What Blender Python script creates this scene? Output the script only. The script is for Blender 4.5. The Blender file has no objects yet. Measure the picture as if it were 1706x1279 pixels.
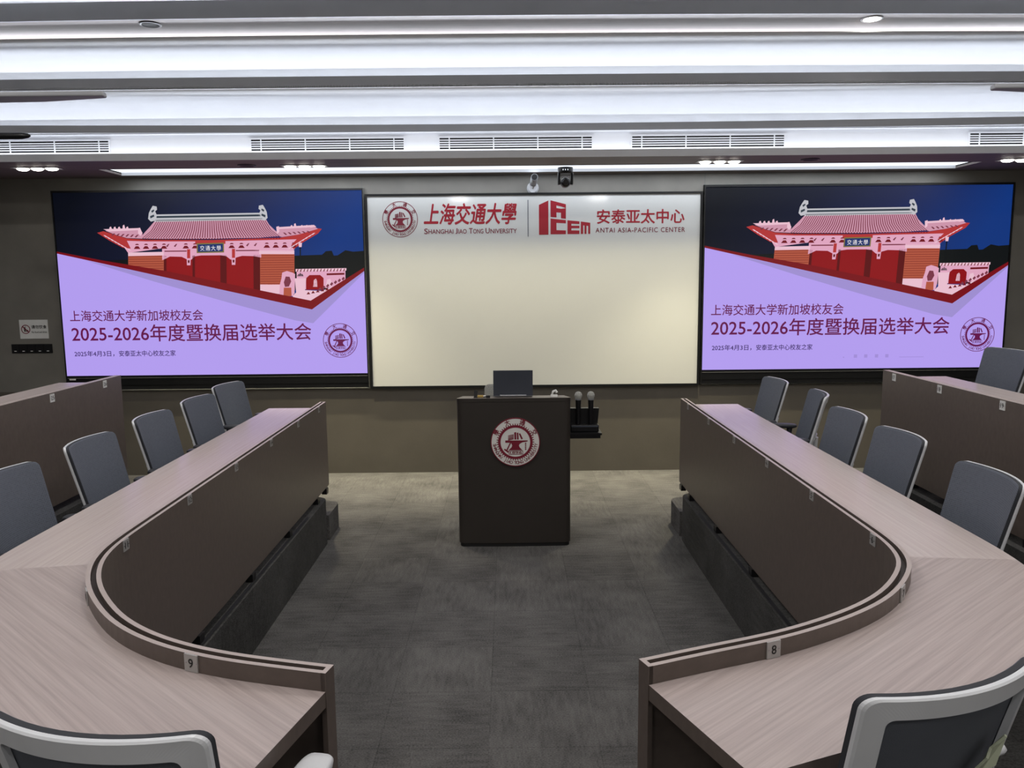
import bpy, math, random
from mathutils import Vector, Matrix

random.seed(4)
scene = bpy.context.scene
col = scene.collection

# ------------------------------------------------------------------ camera
CAM_H, FOCAL_PX = 2.10, 1340.0
pitch, roll, yaw = math.radians(7.59), math.radians(0.53), math.radians(0.2)
fwd = Vector((math.sin(yaw) * math.cos(pitch), math.cos(yaw) * math.cos(pitch), -math.sin(pitch)))
r0 = Vector((math.cos(yaw), -math.sin(yaw), 0))
u0 = r0.cross(fwd)
rv = r0 * math.cos(roll) - u0 * math.sin(roll)
uv = r0 * math.sin(roll) + u0 * math.cos(roll)
cd = bpy.data.cameras.new('camera')
cd.sensor_fit = 'HORIZONTAL'
cd.sensor_width = 36.0
cd.lens = 36.0 * FOCAL_PX / 1706.0
cd.clip_start = 0.05
cam = bpy.data.objects.new('camera', cd)
cam.matrix_world = Matrix(((rv.x, uv.x, -fwd.x, 0), (rv.y, uv.y, -fwd.y, 0), (rv.z, uv.z, -fwd.z, CAM_H), (0, 0, 0, 1)))
col.objects.link(cam)
scene.camera = cam

# ------------------------------------------------------------------ world, exposure, large lights
w = bpy.data.worlds.new('world')
scene.world = w
w.use_nodes = True
w.node_tree.nodes['Background'].inputs[0].default_value = (0.5, 0.55, 0.6, 1)
w.node_tree.nodes['Background'].inputs[1].default_value = 0.05
scene.view_settings.view_transform = 'Standard'
scene.view_settings.look = 'None'
scene.view_settings.exposure = 0.0
scene.view_settings.gamma = 1.0
scene.view_settings.use_curve_mapping = False


def area_light(name, loc, sx, sy, power, color, rot=(0, 0, 0)):
    d = bpy.data.lights.new(name, 'AREA')
    d.shape = 'RECTANGLE'
    d.size, d.size_y = sx, sy
    d.energy = power
    d.color = color
    o = bpy.data.objects.new(name, d)
    o.location = loc
    o.rotation_euler = rot
    col.objects.link(o)
    return o


COOL = (0.86, 0.91, 1.0)
NEUTRAL = (1.0, 0.97, 0.94)
WARM = (1.0, 0.90, 0.62)
UP = (math.pi, 0, 0)
# LED strips lying in the ceiling coves, shining up and across the white bands
def cove(y, z, power, tilt, spread=180):
    o = area_light('cove_light', (0.1, y, z), 12.6, 0.08, power, COOL, (math.pi + math.radians(tilt), 0, 0))
    o.data.spread = math.radians(spread)


cove(7.415, 3.180, 20, -25)
for y_, z_, t_ in ((7.57, 3.43, 60), (7.22, 3.83, 62)):      # one tape on the back, a second added to even the band
    cove(y_, z_, 17, -48)
    cove(y_ - 0.02, z_, 20, t_, 60)
cove(7.08, 4.06, 44, 10)
cove(6.76, 4.23, 50, 40)
# linear slot over the front wall, shining down
area_light('slot_light', (0.33, 8.33, 3.148), 8.4, 0.05, 26, COOL)
# fill lamps added out of view, behind and above the camera
LAMP_ROWS = [(4.3, (-4.2, -1.1, 2.0, 5.0), 27), (1.6, (-4.2, -1.1, 2.0, 5.0), 27), (-2.0, (-4.2, -1.1, 2.0, 5.0), 26), (-6.5, (-4.9, -1.37, 2.59, 6.0), 42)]
for py, xs, pw in LAMP_ROWS:
    for px in xs:
        area_light('room_fill_lamp', (px, py, 4.30), 0.5, 0.16, pw, NEUTRAL)


def spot(loc, target, power, color, ang, blend):
    d = bpy.data.lights.new('downlight_beam', 'SPOT')
    d.energy = power
    d.color = color
    d.spot_size = math.radians(ang)
    d.spot_blend = blend
    d.shadow_soft_size = 0.06
    o = bpy.data.objects.new('downlight_beam', d)
    o.location = loc
    o.rotation_euler = (Vector(target) - Vector(loc)).to_track_quat('-Z', 'Y').to_euler()
    col.objects.link(o)


for sx, pw in ((-4.40, 60), (-1.90, 250), (1.98, 230), (4.84, 60)):
    spot((sx, 7.76, 3.10), (sx * 0.78, 7.55, 0.0), pw, WARM, 84, 1.0)
# warm strip added in the linear slot to wash the board and carpet
wash = area_light('added_wall_wash', (0.33, 8.19, 3.147), 8.4, 0.04, 72, WARM)
wash.data.spread = math.radians(56)


# ------------------------------------------------------------------ materials
def lin(c):
    out = []
    for v in c:
        v = v / 255.0
        out.append(v / 12.92 if v <= 0.04045 else ((v + 0.055) / 1.055) ** 2.4)
    return tuple(out) + (1.0,)


def nodes_of(name):
    m = bpy.data.materials.new(name)
    m.use_nodes = True
    nt = m.node_tree
    return m, nt, nt.nodes['Principled BSDF']


def plain(name, rgb, rough=0.5, metal=0.0, spec=0.5, bump=0.0, bscale=200, var=0.06, vscale=6.0, coat=0.0):
    m, nt, b = nodes_of(name)
    b.inputs['Roughness'].default_value = rough
    b.inputs['Metallic'].default_value = metal
    b.inputs['Specular IOR Level'].default_value = spec
    b.inputs['Coat Weight'].default_value = coat
    tc = nt.nodes.new('ShaderNodeTexCoord')
    n = nt.nodes.new('ShaderNodeTexNoise')
    n.inputs['Scale'].default_value = vscale
    n.inputs['Detail'].default_value = 3
    nt.links.new(tc.outputs['Object'], n.inputs['Vector'])
    r = nt.nodes.new('ShaderNodeValToRGB')
    c = lin(rgb)
    r.color_ramp.elements[0].position = 0.3
    r.color_ramp.elements[1].position = 0.7
    r.color_ramp.elements[0].color = tuple(v * (1 - var) for v in c[:3]) + (1,)
    r.color_ramp.elements[1].color = tuple(min(1, v * (1 + var)) for v in c[:3]) + (1,)
    nt.links.new(n.outputs['Fac'], r.inputs['Fac'])
    nt.links.new(r.outputs['Color'], b.inputs['Base Color'])
    if bump:
        n2 = nt.nodes.new('ShaderNodeTexNoise')
        n2.inputs['Scale'].default_value = bscale
        nt.links.new(tc.outputs['Object'], n2.inputs['Vector'])
        bp = nt.nodes.new('ShaderNodeBump')
        bp.inputs['Strength'].default_value = bump
        bp.inputs['Distance'].default_value = 0.002
        nt.links.new(n2.outputs['Fac'], bp.inputs['Height'])
        nt.links.new(bp.outputs['Normal'], b.inputs['Normal'])
    return m


def emit(name, rgb, strength=1.0):
    m, nt, b = nodes_of(name)
    b.inputs['Base Color'].default_value = (0.01, 0.01, 0.01, 1)
    b.inputs['Roughness'].default_value = 0.6
    b.inputs['Specular IOR Level'].default_value = 0.1
    b.inputs['Emission Color'].default_value = lin(rgb)
    b.inputs['Emission Strength'].default_value = strength
    return m


def grain(name, rgb_a, rgb_b, angle, rough=0.42, stretch=60.0, spec=0.4):
    """fine straight wood grain running along the direction `angle` (degrees from X)"""
    m, nt, b = nodes_of(name)
    tc = nt.nodes.new('ShaderNodeTexCoord')
    mp = nt.nodes.new('ShaderNodeMapping')
    mp.vector_type = 'POINT'
    mp.inputs['Rotation'].default_value = (0, 0, math.radians(-angle))
    mp2 = nt.nodes.new('ShaderNodeMapping')
    mp2.inputs['Scale'].default_value = (1.2, stretch, stretch * 0.5)
    nt.links.new(tc.outputs['Object'], mp.inputs['Vector'])
    nt.links.new(mp.outputs['Vector'], mp2.inputs['Vector'])
    n = nt.nodes.new('ShaderNodeTexNoise')
    n.inputs['Scale'].default_value = 1.6
    n.inputs['Detail'].default_value = 5
    n.inputs['Roughness'].default_value = 0.6
    nt.links.new(mp2.outputs['Vector'], n.inputs['Vector'])
    r = nt.nodes.new('ShaderNodeValToRGB')
    r.color_ramp.elements[0].position = 0.30
    r.color_ramp.elements[1].position = 0.72
    r.color_ramp.elements[0].color = lin(rgb_a)
    r.color_ramp.elements[1].color = lin(rgb_b)
    nt.links.new(n.outputs['Fac'], r.inputs['Fac'])
    nt.links.new(r.outputs['Color'], b.inputs['Base Color'])
    b.inputs['Roughness'].default_value = rough
    b.inputs['Specular IOR Level'].default_value = spec
    return m


def math_node(nt, op, a, bv=None, clamp=False):
    n = nt.nodes.new('ShaderNodeMath')
    n.operation = op
    n.use_clamp = clamp
    for i, v in enumerate((a, bv)):
        if v is None:
            continue
        if isinstance(v, (int, float)):
            n.inputs[i].default_value = v
        else:
            nt.links.new(v, n.inputs[i])
    return n.outputs[0]


def carpet_material(name, dark, light):
    m, nt, b = nodes_of(name)
    tc = nt.nodes.new('ShaderNodeTexCoord')
    sep = nt.nodes.new('ShaderNodeSeparateXYZ')
    nt.links.new(tc.outputs['Object'], sep.inputs[0])
    ax = math_node(nt, 'MULTIPLY', math_node(nt, 'ADD', sep.outputs[0], 0.11), 2.0)
    ay = math_node(nt, 'MULTIPLY', math_node(nt, 'ADD', sep.outputs[1], 0.13), 2.0)
    fx, fy = math_node(nt, 'FLOOR', ax), math_node(nt, 'FLOOR', ay)
    comb = nt.nodes.new('ShaderNodeCombineXYZ')
    nt.links.new(fx, comb.inputs[0])
    nt.links.new(fy, comb.inputs[1])
    wn = nt.nodes.new('ShaderNodeTexWhiteNoise')
    nt.links.new(comb.outputs[0], wn.inputs['Vector'])

    def noise(sx, sy, sc, det):
        mp = nt.nodes.new('ShaderNodeMapping')
        mp.inputs['Scale'].default_value = (sx, sy, max(sx, sy))
        nt.links.new(tc.outputs['Object'], mp.inputs['Vector'])
        n = nt.nodes.new('ShaderNodeTexNoise')
        n.inputs['Scale'].default_value = sc
        n.inputs['Detail'].default_value = det
        nt.links.new(mp.outputs['Vector'], n.inputs['Vector'])
        return n.outputs['Fac']
    cloud = noise(1, 1, 3.2, 4)
    along, across = noise(3.0, 18.0, 2.2, 4), noise(18.0, 3.0, 2.2, 4)
    turn = math_node(nt, 'GREATER_THAN', wn.outputs['Value'], 0.68)
    streak = math_node(nt, 'ADD', math_node(nt, 'MULTIPLY', across, turn), math_node(nt, 'MULTIPLY', along, math_node(nt, 'SUBTRACT', 1.0, turn)))
    pile = noise(1, 1.6, 110.0, 2)
    v = math_node(nt, 'MULTIPLY', cloud, 0.38)
    v = math_node(nt, 'ADD', v, math_node(nt, 'MULTIPLY', streak, 0.28))
    v = math_node(nt, 'ADD', v, math_node(nt, 'MULTIPLY', pile, 0.58))
    v = math_node(nt, 'ADD', v, math_node(nt, 'MULTIPLY', math_node(nt, 'SUBTRACT', wn.outputs['Value'], 0.5), 0.05))
    gx, gy = math_node(nt, 'FRACT', ax), math_node(nt, 'FRACT', ay)
    seam = math_node(nt, 'MAXIMUM', math_node(nt, 'LESS_THAN', gx, 0.012), math_node(nt, 'LESS_THAN', gy, 0.012))
    v = math_node(nt, 'SUBTRACT', v, math_node(nt, 'MULTIPLY', seam, 0.06))
    r = nt.nodes.new('ShaderNodeValToRGB')
    r.color_ramp.elements[0].position = 0.40
    r.color_ramp.elements[1].position = 0.80
    r.color_ramp.elements[0].color = lin(dark)
    r.color_ramp.elements[1].color = lin(light)
    nt.links.new(v, r.inputs['Fac'])
    nt.links.new(r.outputs['Color'], b.inputs['Base Color'])
    b.inputs['Roughness'].default_value = 0.95
    b.inputs['Specular IOR Level'].default_value = 0.1
    bp = nt.nodes.new('ShaderNodeBump')
    bp.inputs['Strength'].default_value = 0.5
    bp.inputs['Distance'].default_value = 0.003
    nt.links.new(pile, bp.inputs['Height'])
    nt.links.new(bp.outputs['Normal'], b.inputs['Normal'])
    return m


def mesh_fabric(name, dark, light, scale):
    m, nt, b = nodes_of(name)
    tc = nt.nodes.new('ShaderNodeTexCoord')
    mp = nt.nodes.new('ShaderNodeMapping')
    mp.inputs['Scale'].default_value = (1, 0.01, 1)
    nt.links.new(tc.outputs['Object'], mp.inputs['Vector'])
    v = nt.nodes.new('ShaderNodeTexVoronoi')
    v.inputs['Scale'].default_value = scale
    v.inputs['Randomness'].default_value = 0.12
    nt.links.new(mp.outputs['Vector'], v.inputs['Vector'])
    r = nt.nodes.new('ShaderNodeValToRGB')
    r.color_ramp.elements[0].position = 0.10
    r.color_ramp.elements[1].position = 0.55
    r.color_ramp.elements[0].color = lin(dark)
    r.color_ramp.elements[1].color = lin(light)
    nt.links.new(v.outputs['Distance'], r.inputs['Fac'])
    nt.links.new(r.outputs['Color'], b.inputs['Base Color'])
    b.inputs['Roughness'].default_value = 0.8
    b.inputs['Specular IOR Level'].default_value = 0.25
    return m


def slide_sky(name):
    """picture content of the screens: a night sky going from near black to blue"""
    m, nt, b = nodes_of(name)
    b.inputs['Base Color'].default_value = (0.01, 0.01, 0.01, 1)
    b.inputs['Specular IOR Level'].default_value = 0.1
    tc = nt.nodes.new('ShaderNodeTexCoord')
    sep = nt.nodes.new('ShaderNodeSeparateXYZ')
    nt.links.new(tc.outputs['Object'], sep.inputs[0])
    t = math_node(nt, 'DIVIDE', math_node(nt, 'ADD', sep.outputs[0], 0.25), 3.4)
    t = math_node(nt, 'ADD', t, math_node(nt, 'MULTIPLY', math_node(nt, 'SUBTRACT', 1.75, sep.outputs[2]), 0.22), clamp=True)
    r = nt.nodes.new('ShaderNodeValToRGB')
    e = r.color_ramp.elements
    e[0].position, e[0].color = 0.12, lin((5, 8, 20))
    e[1].position, e[1].color = 1.0, lin((16, 52, 122))
    x = e.new(0.40)
    x.color = lin((13, 18, 42))
    x = e.new(0.66)
    x.color = lin((26, 34, 74))
    nt.links.new(t, r.inputs['Fac'])
    nt.links.new(r.outputs['Color'], b.inputs['Emission Color'])
    b.inputs['Emission Strength'].default_value = 1.0
    return m


M = {}
M['carpet'] = carpet_material('carpet_tiles', (54, 53, 53), (112, 110, 108))
M['carpet_dark'] = carpet_material('platform_carpet', (46, 46, 45), (90, 89, 87))
M['wall'] = plain('dark_wall_panel', (124, 121, 114), 0.55, bump=0.25, bscale=60, var=0.10, vscale=3.0)
M['wall_low'] = plain('lower_wall_cladding', (93, 88, 80), 0.6, bump=0.25, bscale=60, var=0.08, vscale=3.0)
M['fascia_low_lit'] = plain('lowest_fascia_lit', (204, 205, 208), 0.6, var=0.02)  # lighter than the other fascias: light falling on it put into the colour
M['side_wall'] = plain('side_wall', (120, 118, 114), 0.7)
M['white'] = plain('ceiling_white', (232, 233, 236), 0.8, var=0.01)
M['fascia'] = plain('grey_fascia', (168, 170, 174), 0.6, var=0.03)
M['soffit'] = grain('soffit_wood', (112, 103, 100), (132, 122, 118), 0, 0.6, 30)
M['black'] = plain('black_plastic', (16, 16, 18), 0.35)
M['black_matt'] = plain('black_matt', (10, 10, 11), 0.7)
M['bezel'] = plain('screen_bezel', (10, 11, 13), 0.4)
M['trim_light'] = plain('edge_trim', (110, 110, 106), 0.4)
M['top_straight'] = grain('table_grain_straight', (188, 174, 170), (202, 189, 185), 90, 0.27, 70, 0.5)
M['top_left'] = grain('table_grain_left', (163, 149, 146), (190, 176, 173), -42, 0.36, 60)
M['top_right'] = grain('table_grain_right', (163, 149, 146), (190, 176, 173), 40, 0.36, 60)
M['panel'] = grain('brown_panel', (92, 82, 76), (102, 91, 85), 0, 0.38, 30)
M['edge'] = plain('panel_edge_lit', (176, 163, 158), 0.4)  # paler than the panel: light on the board tops put into the colour
M['groove'] = plain('groove', (60, 50, 47), 0.6)
M['plate'] = plain('plate_metal', (176, 174, 172), 0.35, metal=0.3)
M['ink'] = plain('plate_ink', (20, 20, 20), 0.5)
M['lectern'] = plain('lectern_brown', (48, 43, 39), 0.45, var=0.05)
M['lectern_top'] = plain('lectern_top', (120, 110, 102), 0.4)
M['board'] = plain('board_surface', (209, 210, 207), 0.06, spec=0.5, var=0.005)
M['red'] = plain('logo_red', (158, 22, 40), 0.45, var=0.02)
M['maroon'] = plain('logo_maroon', (120, 24, 46), 0.45, var=0.02)
M['divider'] = plain('divider_grey', (84, 86, 100), 0.5)
M['disc'] = plain('emblem_white', (220, 218, 214), 0.4, var=0.02)
M['mesh'] = mesh_fabric('chair_mesh', (44, 48, 55), (100, 105, 116), 125)
M['mesh_back'] = plain('chair_mesh_back', (84, 88, 96), 0.8, bump=0.4, bscale=500)
M['mesh_edge'] = plain('chair_mesh_edge', (48, 50, 56), 0.8)
M['frame'] = plain('chair_frame_silver', (218, 220, 224), 0.33, spec=0.5)
M['arm'] = plain('chair_arm_white', (206, 207, 210), 0.4)
M['arm_dark'] = plain('chair_arm_dark', (50, 52, 58), 0.5)
M['seat'] = plain('chair_seat_fabric', (52, 55, 62), 0.9, bump=0.5, bscale=400)
M['chrome'] = plain('chrome', (200, 200, 205), 0.2, metal=1.0)
M['laptop'] = plain('laptop_grey', (62, 66, 76), 0.4)
M['silver'] = plain('silver', (170, 172, 178), 0.3, metal=0.6)
M['paper'] = plain('white_paper', (225, 225, 222), 0.7)
M['gold'] = plain('gold', (190, 160, 90), 0.35, metal=0.5)
M['speckle'] = plain('speckled_grey', (160, 160, 154), 0.8, var=0.35, vscale=160)
M['tag'] = plain('tag_paper', (178, 184, 160), 0.6)
M['lamp'] = emit('lamp_lens', (255, 248, 236), 16.0)
M['lamp_soft'] = emit('slot_diffuser', (236, 244, 255), 1.6)
# picture content of the screens
M['s_lav'] = emit('slide_lavender', (178, 156, 238))
M['s_shadow'] = emit('slide_shadow_band', (158, 142, 208))
M['s_band'] = emit('slide_red_band', (118, 10, 22))
M['s_sky'] = slide_sky('slide_night_sky')
M['s_dark'] = emit('slide_trees', (12, 16, 18))
M['s_roof'] = emit('slide_roof', (204, 148, 170))
M['s_roofline'] = emit('slide_roof_rows', (120, 52, 70))
M['s_pale'] = emit('slide_pale_stone', (232, 190, 206))
M['s_ridge'] = emit('slide_ridge', (190, 190, 196))
M['s_ridge_dark'] = emit('slide_ridge_dark', (50, 60, 70))
M['s_eave'] = emit('slide_eave', (176, 52, 52))
M['s_eave_dark'] = emit('slide_eave_dark', (110, 18, 30))
M['s_beam'] = emit('slide_beam', (222, 164, 190))
M['s_brick'] = emit('slide_brick', (176, 84, 62))
M['s_brickline'] = emit('slide_brick_rows', (140, 56, 44))
M['s_door'] = emit('slide_door', (138, 10, 20))
M['s_door_dark'] = emit('slide_door_dark', (88, 6, 14))
M['s_plaque'] = emit('slide_plaque', (28, 48, 104))
M['s_plaque_frame'] = emit('slide_plaque_frame', (120, 110, 60))
M['s_text'] = emit('slide_text_maroon', (98, 18, 74))
M['s_navy'] = emit('slide_text_navy', (50, 30, 92))
M['s_faint'] = emit('slide_faint', (160, 140, 214))
M['s_white'] = emit('slide_white', (240, 236, 240))


# ------------------------------------------------------------------ mesh helpers
class MB:
    def __init__(self):
        self.v, self.f, self.m, self.mats = [], [], [], []

    def mi(self, key):
        if key not in self.mats:
            self.mats.append(key)
        return self.mats.index(key)

    def face(self, pts, key):
        i = len(self.v)
        self.v += [tuple(p) for p in pts]
        self.f.append(tuple(range(i, i + len(pts))))
        self.m.append(self.mi(key))

    def grid(self, rows, key, close_u=False, close_v=False):
        i0 = len(self.v)
        n, k = len(rows), len(rows[0])
        for r in rows:
            self.v += [tuple(p) for p in r]
        mi = self.mi(key)
        for a in range(n if close_u else n - 1):
            for b in range(k if close_v else k - 1):
                a2, b2 = (a + 1) % n, (b + 1) % k
                self.f.append((i0 + a * k + b, i0 + a * k + b2, i0 + a2 * k + b2, i0 + a2 * k + b))
                self.m.append(mi)

    def box(self, x0, x1, y0, y1, z0, z1, key):
        i = len(self.v)
        self.v += [(x0, y0, z0), (x1, y0, z0), (x1, y1, z0), (x0, y1, z0), (x0, y0, z1), (x1, y0, z1), (x1, y1, z1), (x0, y1, z1)]
        for q in ((0, 3, 2, 1), (4, 5, 6, 7), (0, 1, 5, 4), (1, 2, 6, 5), (2, 3, 7, 6), (3, 0, 4, 7)):
            self.f.append(tuple(i + a for a in q))
            self.m.append(self.mi(key))

    def prism(self, poly, z0, z1, key, top_key=None):
        n, i = len(poly), len(self.v)
        self.v += [(p[0], p[1], z0) for p in poly] + [(p[0], p[1], z1) for p in poly]
        self.f.append(tuple(i + a for a in reversed(range(n))))
        self.m.append(self.mi(key))
        self.f.append(tuple(i + n + a for a in range(n)))
        self.m.append(self.mi(top_key or key))
        for a in range(n):
            b = (a + 1) % n
            self.f.append((i + a, i + b, i + n + b, i + n + a))
            self.m.append(self.mi(key))

    def lathe(self, prof, key, c=(0, 0, 0), n=24, axis='z', caps=True):
        rows = []
        for r, h in prof:
            ring = []
            for k in range(n):
                a = 2 * math.pi * k / n
                p = (r * math.cos(a), r * math.sin(a), h)
                if axis == 'y':
                    p = (p[0], p[2], p[1])
                if axis == 'x':
                    p = (p[2], p[0], p[1])
                ring.append((c[0] + p[0], c[1] + p[1], c[2] + p[2]))
            rows.append(ring)
        self.grid(rows, key, close_v=True)
        if caps:
            self.face(rows[0], key)
            self.face(rows[-1], key)

    def tube(self, path, rad, key, n=10, flat=1.0):
        P = [Vector(p) for p in path]
        rows = []
        for i, p in enumerate(P):
            t = (P[min(i + 1, len(P) - 1)] - P[max(i - 1, 0)]).normalized()
            ref = Vector((0, 0, 1)) if abs(t.z) < 0.9 else Vector((0, 1, 0))
            a = t.cross(ref).normalized()
            b = a.cross(t)
            r = rad[i] if isinstance(rad, (list, tuple)) else rad
            rows.append([p + a * (r * math.cos(2 * math.pi * k / n)) + b * (r * flat * math.sin(2 * math.pi * k / n)) for k in range(n)])
        self.grid(rows, key, close_v=True)
        self.face(rows[0], key)
        self.face(rows[-1], key)

    def build(self, name, parent=None, smooth=False, bevel=0.0, segs=2, loc=None, rot=None):
        me = bpy.data.meshes.new(name)
        me.from_pydata(self.v, [], self.f)
        for k in self.mats:
            me.materials.append(M[k])
        me.polygons.foreach_set('material_index', self.m)
        if smooth:
            me.polygons.foreach_set('use_smooth', [True] * len(me.polygons))
        import bmesh
        bm = bmesh.new()
        bm.from_mesh(me)
        if not getattr(self, 'keep', False):
            bmesh.ops.recalc_face_normals(bm, faces=bm.faces)
        bm.to_mesh(me)
        bm.free()
        me.update()
        o = bpy.data.objects.new(name, me)
        col.objects.link(o)
        if bevel:
            b = o.modifiers.new('bevel', 'BEVEL')
            b.width, b.segments, b.limit_method = bevel, segs, 'ANGLE'
        if parent:
            o.parent = parent
        if loc:
            o.location = loc
        if rot:
            o.rotation_euler = rot
        return o


def tag(o, label=None, cat=None, group=None, kind=None):
    for k, v in (('label', label), ('category', cat), ('group', group), ('kind', kind)):
        if v:
            o[k] = v
    return o


def empty(name, loc=(0, 0, 0), rz=0.0):
    o = bpy.data.objects.new(name, None)
    o.location = loc
    o.rotation_euler = (0, 0, rz)
    o.empty_display_size = 0.1
    col.objects.link(o)
    return o


def children(o):
    return [c for c in bpy.data.objects if c.parent == o]


def copy_tree(o, parent=None):
    c = o.copy()
    col.objects.link(c)
    if parent:
        c.parent = parent
    for ch in children(o):
        copy_tree(ch, c)
    return c


def structure(o, cat=None, label=None):
    o['kind'] = 'structure'
    if label:
        o['label'] = label
    if cat:
        o['category'] = cat
    return o


def glyphs(body, offset=0.0, shear=0.0, spacing=1.0):
    """vertices and faces of a line of text in its own XY plane"""
    c = bpy.data.curves.new('text', 'FONT')
    c.body = body
    c.shear = shear
    c.space_character = spacing
    c.resolution_u = 3
    o = bpy.data.objects.new('text', c)
    me = bpy.data.meshes.new_from_object(o)
    v0 = [(p.co.x, p.co.y) for p in me.vertices]
    f0 = [tuple(p.vertices) for p in me.polygons]
    v, f = [], []
    # heavier strokes: the same letters laid over each other a little apart
    for dx, dy in (((0, 0),) if offset <= 0 else ((-offset, 0), (offset, 0), (0, offset), (0, -offset), (0, 0))):
        i = len(v)
        v += [(p[0] + dx, p[1] + dy, -0.00012 * (i // max(1, len(v0)))) for p in v0]
        f += [tuple(i + a for a in q) for q in f0]
    bpy.data.objects.remove(o)
    bpy.data.curves.remove(c)
    bpy.data.meshes.remove(me)
    return v, f


def add_text(mb, body, box, y, key, offset=0.0, shear=0.0, spacing=1.0, fit=True):
    """text filling box = (x0, x1, z0, z1) in a plane that faces -Y"""
    v, f = glyphs(body, offset, shear, spacing)
    xs, ys = [p[0] for p in v], [p[1] for p in v]
    ax, bx, ay, by = min(xs), max(xs), min(ys), max(ys)
    sx = (box[1] - box[0]) / (bx - ax)
    sz = (box[3] - box[2]) / (by - ay)
    if not fit:
        sx = sz
    i = len(mb.v)
    ox = box[0] if fit else (box[0] + box[1]) / 2 - sx * (bx - ax) / 2
    mb.v += [(ox + (p[0] - ax) * sx, y + p[2], box[2] + (p[1] - ay) * sz) for p in v]
    for q in f:
        mb.f.append(tuple(i + a for a in q))
        mb.m.append(mb.mi(key))


def add_round_text(mb, body, c, R, height, a0, a1, y, key, outward=True, offset=0.0):
    """letters along an arc from angle a0 to a1 (degrees); outward=False puts their feet on the outside"""
    n = len(body)
    for k, ch in enumerate(body):
        if ch == ' ':
            continue
        a = math.radians(a0 + (a1 - a0) * (k / (n - 1) if n > 1 else 0))
        v, f = glyphs(ch, offset)
        xs, ys = [p[0] for p in v], [p[1] for p in v]
        mx, my = (min(xs) + max(xs)) / 2, (0.0 + 0.72) / 2
        s = height / 0.72
        th = a - math.pi / 2 if outward else a + math.pi / 2
        ct, st = math.cos(th), math.sin(th)
        i = len(mb.v)
        for p in v:
            lx, ly = (p[0] - mx) * s, (p[1] - my) * s
            mb.v.append((c[0] + R * math.cos(a) + lx * ct - ly * st, y + p[2], c[1] + R * math.sin(a) + lx * st + ly * ct))
        for q in f:
            mb.f.append(tuple(i + b for b in q))
            mb.m.append(mb.mi(key))


def ring(mb, c, r0, r1, y, key, n=96):
    for k in range(n):
        a, b = 2 * math.pi * k / n, 2 * math.pi * (k + 1) / n
        mb.face([(c[0] + r * math.cos(t), y, c[1] + r * math.sin(t)) for r, t in ((r0, a), (r1, a), (r1, b), (r0, b))], key)


def flat(mb, pts, y, key):
    mb.face([(p[0], y, p[1]) for p in pts], key)


def emblem_art(mb, c, R, y, key, disc=None):
    """round seal: outer ring, gear, books on an anvil, hammer and chain"""
    if disc:
        flat(mb, [(c[0] + R * math.cos(t * math.pi / 48), c[1] + R * math.sin(t * math.pi / 48)) for t in range(96)], y + 0.001, disc)
    ring(mb, c, 0.965 * R, 1.0 * R, y, key)
    ring(mb, c, 0.60 * R, 0.70 * R, y, key)
    for k in range(48):
        a = 2 * math.pi * k / 48
        d = 0.030
        flat(mb, [(c[0] + R * r * math.cos(t), c[1] + R * r * math.sin(t)) for r, t in ((0.69, a - d), (0.765, a - d * 0.7), (0.765, a + d * 0.7), (0.69, a + d))], y, key)

    lift = [0.0]

    def P(pts, kk=key, dy=0.0):   # pts drawn on a 1000-unit seal with its centre at (560, 630)
        lift[0] -= 0.00005
        flat(mb, [(c[0] + (px - 560) / 460 * R, c[1] - (pz - 630) / 460 * R) for px, pz in pts], y + dy + lift[0], kk)
    P([(372, 596), (790, 598), (788, 618), (690, 634), (640, 664), (626, 694), (640, 730), (690, 782), (430, 782), (486, 730), (500, 694), (490, 660), (470, 640), (372, 640)])
    for zz in (676, 706, 738, 762):
        if disc:
            P([(478, zz), (648, zz), (648, zz + 8), (478, zz + 8)], disc, -0.0006)
    for zz in (490, 516, 542, 566):
        P([(426, zz + 12), (530, zz - 10), (530, zz + 8), (426, zz + 30 if zz > 540 else zz + 28)])
    P([(540, 446), (576, 438), (578, 580), (544, 580)])
    P([(588, 452), (616, 448), (622, 580), (592, 580)])
    P([(626, 470), (652, 462), (700, 566), (672, 580)])
    P([(478, 596), (500, 600), (410, 790), (388, 780)])
    P([(344, 770), (362, 752), (438, 806), (420, 830)])
    for zz in (640, 676, 712, 748):
        P([(742, zz), (760, zz), (764, zz + 14), (758, zz + 28), (744, zz + 28), (738, zz + 14)])
    P([(432, 790), (702, 790), (702, 800), (432, 800)])
    P([(432, 852), (702, 852), (702, 862), (432, 862)])
    P([(432, 790), (440, 790), (440, 862), (432, 862)])
    P([(694, 790), (702, 790), (702, 862), (694, 862)])
    add_text(mb, '1896', (c[0] + (455 - 560) / 460 * R, c[0] + (680 - 560) / 460 * R, c[1] - (846 - 630) / 460 * R, c[1] - (806 - 630) / 460 * R), y, key, offset=0.02)


def emblem_letters(mb, c, R, y, key):
    add_round_text(mb, 'SHANGHAI JIAO TONG UNIVERSITY', c, 0.845 * R, 0.125 * R, 187, 353, y, key, outward=False, offset=0.02)
    for ch, a in (('學', 152), ('大', 112), ('通', 70), ('交', 28)):
        add_round_text(mb, ch, c, 0.86 * R, 0.17 * R, a, a, y, key, offset=0.025)


# ------------------------------------------------------------------ room shell
WALL_Y = 8.56
SLOT = (-3.9, 4.55, 7.9, 8.37)

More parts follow.
